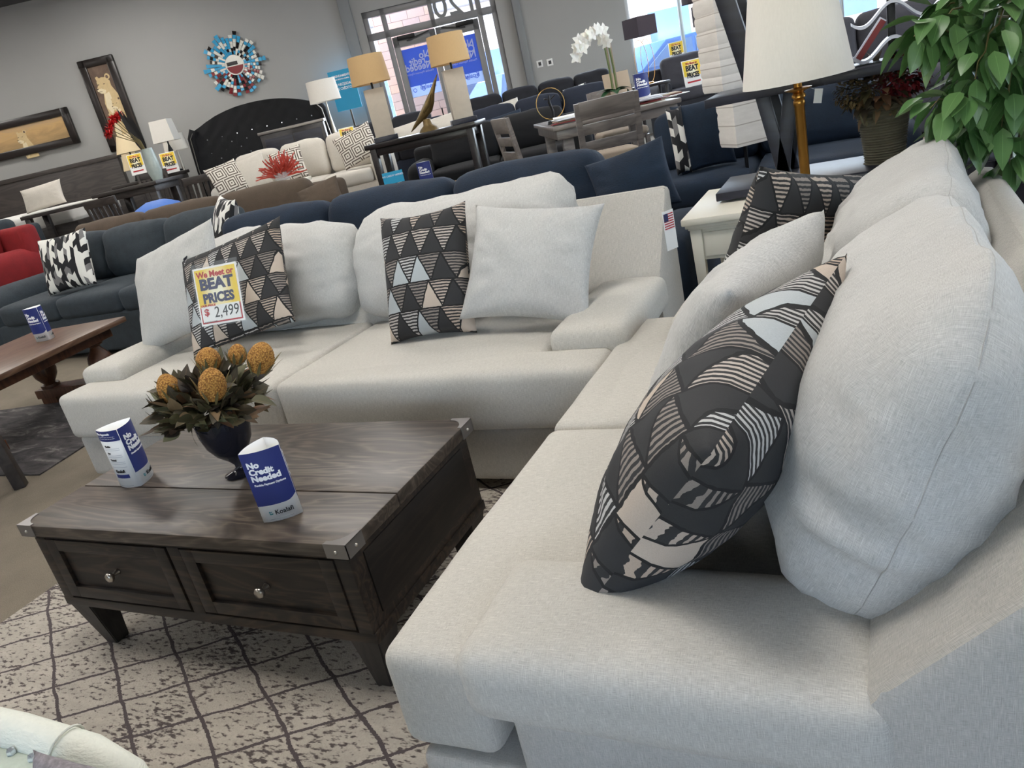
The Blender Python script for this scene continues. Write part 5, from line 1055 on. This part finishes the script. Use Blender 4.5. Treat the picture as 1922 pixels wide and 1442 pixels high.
for nm, c_ in (('poster_blue', (104, 140, 228)), ('poster_light', (206, 220, 240)), ('poster_white', (240, 244, 252))):
    t = NT(nm); t.done(srgb(*c_), .6, **{'Transmission Weight': .0}); 
    tr = t.new('ShaderNodeBsdfTranslucent'); tr.inputs[0].default_value = (*srgb(*c_), 1); mx = t.new('ShaderNodeMixShader'); mx.inputs[0].default_value = .6
    t.l.new(t.b.outputs[0], mx.inputs[1]); t.l.new(tr.outputs[0], mx.inputs[2]); t.l.new(mx.outputs[0], t.n['Material Output'].inputs[0])
a0_, _ = uz(758, 130, WALL_D); a1_, _ = uz(815, 130, WALL_D); _, zt1 = uz(780, 88, WALL_D); _, zb1 = uz(800, 178, WALL_D)
wposter('mirrored blue poster on the left entrance door', u1+.11, um-.13, zb1, zt1)
wposter('mirrored blue poster on the right entrance door', um+.15, u2-.12, zb1, zt1)
# black sectional along the window wall and navy sofas before it
gsofa('sofa', 'charcoal sectional under the wall outlets', P(1.55, 12.95), YAW+R(0), 2.9, 1.0, .8, .95, 1.20, 4, ('fabric_black', 'fabric_black'), arm_w=.22, cush_over=.12)
gsofa('sofa', 'charcoal sofa below the shop window', P(4.75, 12.4), YAW+R(-2), 3.0, 1.0, .75, .9, 1.14, 3, ('fabric_black', 'fabric_charcoal'), arm_w=.22, cush_over=.10)
gsofa('sofa', 'dark navy sofa in front of the charcoal sectional', P(1.20, 10.6), YAW+R(-4), 2.4, 1.0, .70, .85, 1.05, 3, ('velvet_navy_dark', 'velvet_navy_dark'), arm_w=.22, cush_over=.10)
gsofa('sofa', 'black velvet sofa behind the console table', P(.45, 9.15), YAW+R(-6), 2.2, 1.0, .60, .75, .92, 2, ('velvet_black', 'velvet_black'), arm_w=.26, arm_r=.12, cush_over=.10)
gsofa('sofa', 'dark navy sofa near the entrance door', P(-.88, 12.35), YAW+R(4), 1.75, .95, .85, 1.0, 1.22, 2, ('velvet_navy_dark', 'fabric_black'), arm_w=.22, cush_over=.10)
gsofa('sofa', 'charcoal sofa at the far right behind the wavy rack', P(4.1, 7.6), YAW+R(-12), 2.4, 1.0, .62, .8, 1.18, 2, ('fabric_charcoal', 'fabric_charcoal'), arm_w=.24, cush_over=.06)
gsofa('sofa', 'black corduroy sofa behind the flower basket', (1.27, 4.75, 0), R(0), 1.9, .95, .50, .64, .88, 2, ('fabric_black', 'fabric_black'), arm_w=.22, cush_over=.08)
for lab, u, d, m_, ww, z in (('cream pillow right of the bird sculpture', -.02, 12.45, 'fabric_beige', .62, .87), ('cream pillow left of the bird sculpture', -.62, 12.3, 'fabric_beige', .5, .87), ('white pillow on the charcoal sectional', .95, 12.9, 'fabric_beige', .4, .86), ('navy pillow on the dark navy sofa', .7, 10.5, 'velvet_navy', .5, .72), ('dark patterned pillow on the charcoal sectional', 2.1, 13.1, 'fabric_harlequin', .4, .84)):
    pillow('throw_pillow', lab, 'pillow', m_, P(u, d, 0), ww, .32, .16, yaw=30, lean=24, roll=-6, rest=z, seed=u)
pillow('lumbar_pillow', 'navy pillow with a black and white striped side, right of the dining table', 'pillow', 'velvet_navy', (-1.03, 5.28, 0), .36, .44, .14, yaw=20, lean=6, roll=-2, rest=.515, seed=61)
lpn = bpy.data.objects['lumbar_pillow']; sp_ = pillow_mesh(.10, .43, .16, seed=61); o = put('striped_side', sp_, 'fabric_harlequin', lpn, 180); o.location = (-.16, -.01, 0)
# outlets
for lab, px, py in (('left one of the two small wall plates', 1013, 120), ('right one of the two small wall plates', 1032, 117)):
    u_, z_ = uz(px, py, WALL_D); t = bt('wall_plate', lab, 'wall plate', u_, WALL_D-.012, 0, None, z_); B(-.055, .055, 0, .012, -.06, .06, 'plate', 'outlet_white', t, .004); B(-.025, .025, -.003, 0, -.03, .03, 'socket', 'outlet_dark', t)
# console table with two column lamps and a bird
cu0 = at(682, 275, 8.6); cuR = at(893, 241, 8.2); dv = Vector((cuR.x-cu0.x, cuR.y-cu0.y, 0)); ca = math.atan2(dv.y, dv.x); ZC = cu0.z
co_ = thing('console_table', 'long dark console table carrying two lamps and a bird sculpture', 'console table', (cu0.x, cu0.y, 0), ca); CL = dv.length
B(0, CL, 0, .42, ZC-.05, ZC, 'tabletop', 'wood_black', co_, .006); B(.07, CL-.07, .04, .38, ZC-.13, ZC-.05, 'apron', 'wood_black', co_)
for x in (.08, CL-.08):
    for y in (.06, .36): B(x-.035, x+.035, y-.035, y+.035, 0, ZC-.05, 'leg', 'wood_black', co_, .004)
B(.05, CL-.05, .05, .37, ZC-.62, ZC-.58, 'shelf', 'wood_black', co_, .004)
def on_console(x, y, z=0): return Matrix.Translation((cu0.x, cu0.y, 0)) @ Matrix.Rotation(ca, 4, 'Z') @ Vector((x, y, ZC+z+.0005))
def column_lamp(label, x):
    t = thing('table_lamp', label, 'lamp', on_console(x, .2), ca+R(24), 'stone column lamps on the console'); B(-.13, .13, -.11, .11, 0, .05, 'base', 'wood_espresso', t, .004)
    MB().box((0, 0, .29), (.21, .17, .48), (0, 0, 0), .004, 2, .97).build('column', 'stone_lamp', t); MB().cone((0, 0, .53), (0, 0, .62), .012, .012, 10).build('neck', 'black_metal', t)
    MB().lathe([(.205, .585), (.185, .86), (.181, .86), (.201, .585)], 40).build('lamp_shade', 'shade_linen', t, 60); return t
column_lamp('stone column lamp with a tan drum shade, left one on the console', .19); column_lamp('stone column lamp with a tan drum shade, right one on the console', CL-.17)
bi = thing('bird_sculpture', 'bronze long-tailed bird sculpture between the two console lamps', 'sculpture', on_console(CL*.55, .2), ca)
MB().lathe([(0, 0), (.11, 0), (.09, .03), (.05, .06), (.04, .12), (0, .13)], 20).build('base', 'bronze', bi, 60)
MB().tube([(-.20, 0, .03), (-.15, 0, .07), (-.10, 0, .11), (-.03, 0, .16), (.04, 0, .22), (.09, 0, .29), (.13, 0, .36), (.19, 0, .46), (.23, 0, .52)], .05, 14, rs=[.004, .016, .024, .042, .055, .045, .026, .014, .003]).build('body', 'bronze', bi, 180)
for s_ in (-1, 1): MB().tube([(0, s_*.05, .19), (.07, s_*.06, .26), (.13, s_*.035, .36)], .02, 8, rs=[.012, .03, .004]).build('wing', 'bronze', bi, 60)
p_ = on_console(.55, .15, -.58); tent((p_.x, p_.y, p_.z), ca+R(8), s=1.75, label='navy and white card tent on the console lower shelf', faces=(0,))
cy = thing('info_card', 'bright blue card in front of the console table', 'card', tuple(at(738, 333, 7.0)), YAW); B(-.09, .09, 0, .003, -.05, .05, 'card', 'paper_cyan', cy, 0); text(cy, 'NO CREDIT NEEDED', (0, -.002, .01), .02, 'ink_white')
zz_ = cy.location.z; MB().b2(-.02, .02, .003, .02, -zz_, -.04).build('stand', 'black_metal', cy)
go = thing('gold_tray', 'leaf-shaped gold tray on the console lower shelf', 'tray', on_console(CL*.62, .2, -.575), ca+R(-10)); MB().prism([(-.22, 0), (-.1, .06), (.05, .07), (.25, 0), (.05, -.06), (-.1, -.05)], 0, .02, 'z').build('tray', 'gold', go)
# bistro table, chairs and what stands on it
b0 = at(1035, 232, 6.5); b1 = at(1279, 186, 6.5); dv = Vector((b1.x-b0.x, b1.y-b0.y, 0)); ba = math.atan2(dv.y, dv.x); BL_ = dv.length; ZB = .93
bis = thing('dining_table', 'grey wood counter-height table with the white orchid', 'dining table', (b0.x, b0.y, 0), ba)
B(0, BL_, 0, 1.45, ZB-.035, ZB, 'tabletop', 'wood_grey', bis, .006); B(.03, BL_-.03, .03, 1.42, ZB-.11, ZB-.035, 'apron', 'wood_grey', bis)
for x in (.12, BL_-.12):
    for y in (.12, 1.33): B(x-.045, x+.045, y-.045, y+.045, 0, ZB-.1, 'leg', 'wood_grey', bis, .004)
def onb(x, y, z=0): return Matrix.Translation((b0.x, b0.y, 0)) @ Matrix.Rotation(ba, 4, 'Z') @ Vector((x, y, ZB+z+.0005))
def ladder_chair(label, x, y, rz, z=0):
    p = Matrix.Translation((b0.x, b0.y, 0)) @ Matrix.Rotation(ba, 4, 'Z') @ Vector((x, y, 0)); t = thing('counter_chair', label, 'chair', p, ba+rz, 'grey ladder-back counter chairs'); w_ = .22; seat = .64; m = 'wood_grey'
    for s_ in (-1, 1):
        MB().bar((s_*w_, -.20, 0), (s_*w_, -.20, seat-.05), .045, .04).bar((s_*w_, -.20, seat-.06), (s_*w_, -.27, 1.08), .045, .035).build('back_post', m, t)
        MB().bar((s_*w_, .20, 0), (s_*w_, .20, seat-.05), .04, .04).build('leg', m, t)
    for z_, h_ in ((1.02, .13), (.885, .075), (.76, .075)): MB().box((0, -.21-.07*(z_-seat)/.44, z_), (.42, .022, h_), (R(9), 0, 0), .004).build('back_rail', m, t)
    softp('seat', 'seat_taupe', t, (0, 0, seat), (.48, .46, .075), .035, n=12, crown=.012); MB().b2(-w_, w_, -.21, .21, seat-.08, seat-.035).build('seat_frame', m, t)
    for q in ((-w_, w_, .19, .21), (-w_, w_, -.21, -.19)): B(q[0], q[1], q[2], q[3], .22, .26, 'stretcher', m, t)
    return t
ladder_chair('grey ladder-back chair in front of the table, its back to the camera', .36, -.28, 0)
ladder_chair('grey ladder-back chair at the left end of the table', -.12, .42, R(-78))
ladder_chair('grey ladder-back chair behind the table facing the camera', .90, 1.72, R(180))
def stool(label, x, y, rz):
    p = Matrix.Translation((b0.x, b0.y, 0)) @ Matrix.Rotation(ba, 4, 'Z') @ Vector((x, y, 0)); t = thing('counter_stool', label, 'stool', p, ba+rz, 'backless counter stools')
    softp('seat', 'seat_taupe', t, (0, 0, .66), (.46, .40, .09), .04, n=12, crown=.015)
    for sx in (-1, 1):
        for sy in (-1, 1): MB().bar((sx*.18, sy*.15, .62), (sx*.2, sy*.17, 0), .04).build('leg', 'wood_grey', t)
    MB().b2(-.2, .2, -.16, .16, .57, .62).build('seat_frame', 'wood_grey', t)
stool('taupe stool seat under the front right corner of the grey table', 1.05, -.12, 0); stool('taupe stool right of the grey table leg', 1.42, .25, R(20))
oc = thing('orchid', 'white orchid in a square stone pot on the grey table', 'orchid', onb(.62, .35), ba+R(15))
MB().box((0, 0, .07), (.14, .14, .14), (0, 0, 0), .004, 2, .85).build('pot', 'terracotta', oc); MB().box((0, 0, .01), (.132, .132, .02), (0, 0, 0), .003).build('pot_foot', 'brass', oc)
b = bmesh.new()
for k, (a, e, l) in enumerate(((200, .2, .16), (160, .5, .13), (20, .15, .17), (-20, .45, .12), (250, .3, .13), (80, .3, .12))): leaf_mesh(b, Vector((0, 0, .14)), Vector((math.cos(R(a)), math.sin(R(a)), e)), UP, l, .045, .5, .3, 6)
m_ = MB(); m_.add(b); m_.build('leaves', 'leaf_orchid', oc, 180)
rnd = random.Random(4)
for s_i, (dx, lean_) in enumerate(((-.015, 0), (.02, .02))):
    pts = [Vector((dx, 0, .13)), Vector((dx-.0, 0, .30)), Vector((dx-.01, 0, .48)), Vector((dx-.06, -.01, .56)), Vector((dx-.15, -.02, .56)), Vector((dx-.23-lean_, -.03, .51)), Vector((dx-.27-lean_, -.03, .44))]
    MB().tube(pts, .006, 8, rs=[.007, .007, .006, .005, .004, .003, .002]).build('stem', 'stem_green', oc, 60)
    MB().cone((dx+.018, .01, .13), (dx+.01, .01, .50), .006, .005, 8).build('stake', 'terracotta', oc)
    for k in range(12):
        f = 2.4+k*.31; i = min(int(f), 5); c = pts[i].lerp(pts[i+1], f-i)+Vector((rnd.uniform(-.02, .02), -.03+rnd.uniform(-.02, .03), rnd.uniform(-.03, .02))); b = bmesh.new(); nrm = Vector((rnd.uniform(-.5, .3), -1, rnd.uniform(-.3, .2))).normalized(); o1 = nrm.orthogonal().normalized(); o2 = nrm.cross(o1)
        for q in range(5):
            a = q*2*PI/5+rnd.uniform(-.1, .1); dd = o1*math.cos(a)+o2*math.sin(a); leaf_mesh(b, c, dd+nrm*.25, nrm, .050, .019, .3, .15, 5)
        m_ = MB(); m_.add(b); m_.build('bloom', 'petal_white', oc, 180)
oc.scale = (1.12, 1.12, 1.12)
# magazines in stacks
mats_ = ['paper_white', 'paper_grey', 'book_white', 'terracotta', 'book_red', 'paper_white']; rnd = random.Random(8); stack = {}
spots = [(.18, .28, 7, 'stack of magazines at the left end of the grey table'), (.42, .62, 6, 'stack of magazines behind the orchid pot'), (.86, .20, 7, 'stack of magazines at the front right of the grey table'), (1.12, .55, 4, 'stack of magazines at the right end of the grey table')]
for (x, y, n_, lab) in spots:
    for k in range(n_):
        p = onb(x+rnd.uniform(-.03, .03), y+rnd.uniform(-.03, .03), k*.008); t = MB().box((0, 0, .0035), (.21, .28, .0068), (0, 0, 0), .001).build('magazine', rnd.choice(mats_), None); t.location = p; t.rotation_euler = (0, 0, ba+rnd.uniform(-.5, .5))
        tag(t, ('topmost magazine of the ' if k == n_-1 else 'magazine inside the ')+lab, 'magazine', lab)
p_ = onb(.86, .36, .06); tent((p_.x, p_.y, ZB+.0005), ba+R(10), s=1.5, label='navy and white card tent beside the orchid', faces=(0,))
br_ = thing('brochure_board', 'beige display board standing behind the orchid', 'board', onb(.72, .62), ba+R(8)); MB().box((0, .03, .15), (.24, .012, .30), (R(-10), 0, 0), .002).build('board', 'terracotta', br_)
rs_ = thing('ring_sculpture', 'gold ring sculpture with a dark figure at the left end of the grey table', 'sculpture', onb(.10, .62), ba+R(10)); MB().tube([(.13*math.sin(a), 0, .17+.13*math.cos(a)) for a in [R(15*k) for k in range(24)]], .0032, 8, closed=True).build('ring', 'gold', rs_, 60)
MB().tube([(0, 0, .02), (.01, 0, .10), (-.01, 0, .18), (.0, 0, .24)], .012, 8, rs=[.014, .01, .014, .006]).tube([(-.05, 0, .22), (0, 0, .20), (.05, 0, .23)], .006, 6).build('figure', 'black_metal', rs_, 60); MB().cone((0, 0, 0), (0, 0, .03), .06, .05, 20).build('base', 'black_metal', rs_)
psign('yellow price sign on the sofa behind the grey table', 2.93, 9.6, 1.02, .24, .30, rz=R(8))
psign('yellow price sign on the glass of the shop window', uz(1270, 97, 14.2)[0], 14.2, uz(1270, 97, 14.2)[1], .26, .32, rz=R(0), lean=0)
# dark square-shade lamp by the window
dl = tlamp('table_lamp', 'dark square-shade lamp on gold rings by the window', 2.98, 12.0, .95, 1.87, .17, .17, .26, 'shade_dark', 'brass', square=True, ringed=True, base=.1); dl.rotation_euler = (0, 0, YAW+R(25))
et2 = bt('end_table', 'dark end table under the ring lamp by the window', 'table', 3.0, 12.0); B(-.25, .25, -.25, .25, .91, .95, 'tabletop', 'wood_black', et2)
for sx in (-.2, .2):
    for sy in (-.2, .2): B(sx-.02, sx+.02, sy-.02, sy+.02, 0, .91, 'leg', 'wood_black', et2)
tl = thing('floor_lamp', 'dark square-shade floor lamp behind the paper lanterns', 'floor lamp', tuple(Vector((at(1312, 20, 7.5).x, at(1312, 20, 7.5).y, 0))), YAW); zz_ = at(1325, 46, 7.5).z
B(-.04, .16, -.1, .1, zz_, zz_+.17, 'lamp_shade', 'shade_dark', tl, .002); B(-.12, .08, -.1, .1, zz_+.20, zz_+.38, 'upper_shade', 'shade_dark', tl, .002); MB().cone((.05, 0, 0), (.05, 0, zz_+.3), .015, .015, 8).cone((.05, 0, 0), (.05, 0, .03), .14, .14, 20).build('pole', 'black_metal', tl)
tb = bt('banner', 'turquoise banner in the window beside the paper lanterns', 'banner', uz(1432, 20, 14.3)[0], 14.3, 0, None, uz(1432, 20, 14.3)[1]); B(-.30, .35, 0, .01, -.25, .8, 'sheet', 'banner_teal', tb, 0) if 'banner_teal' in M else None
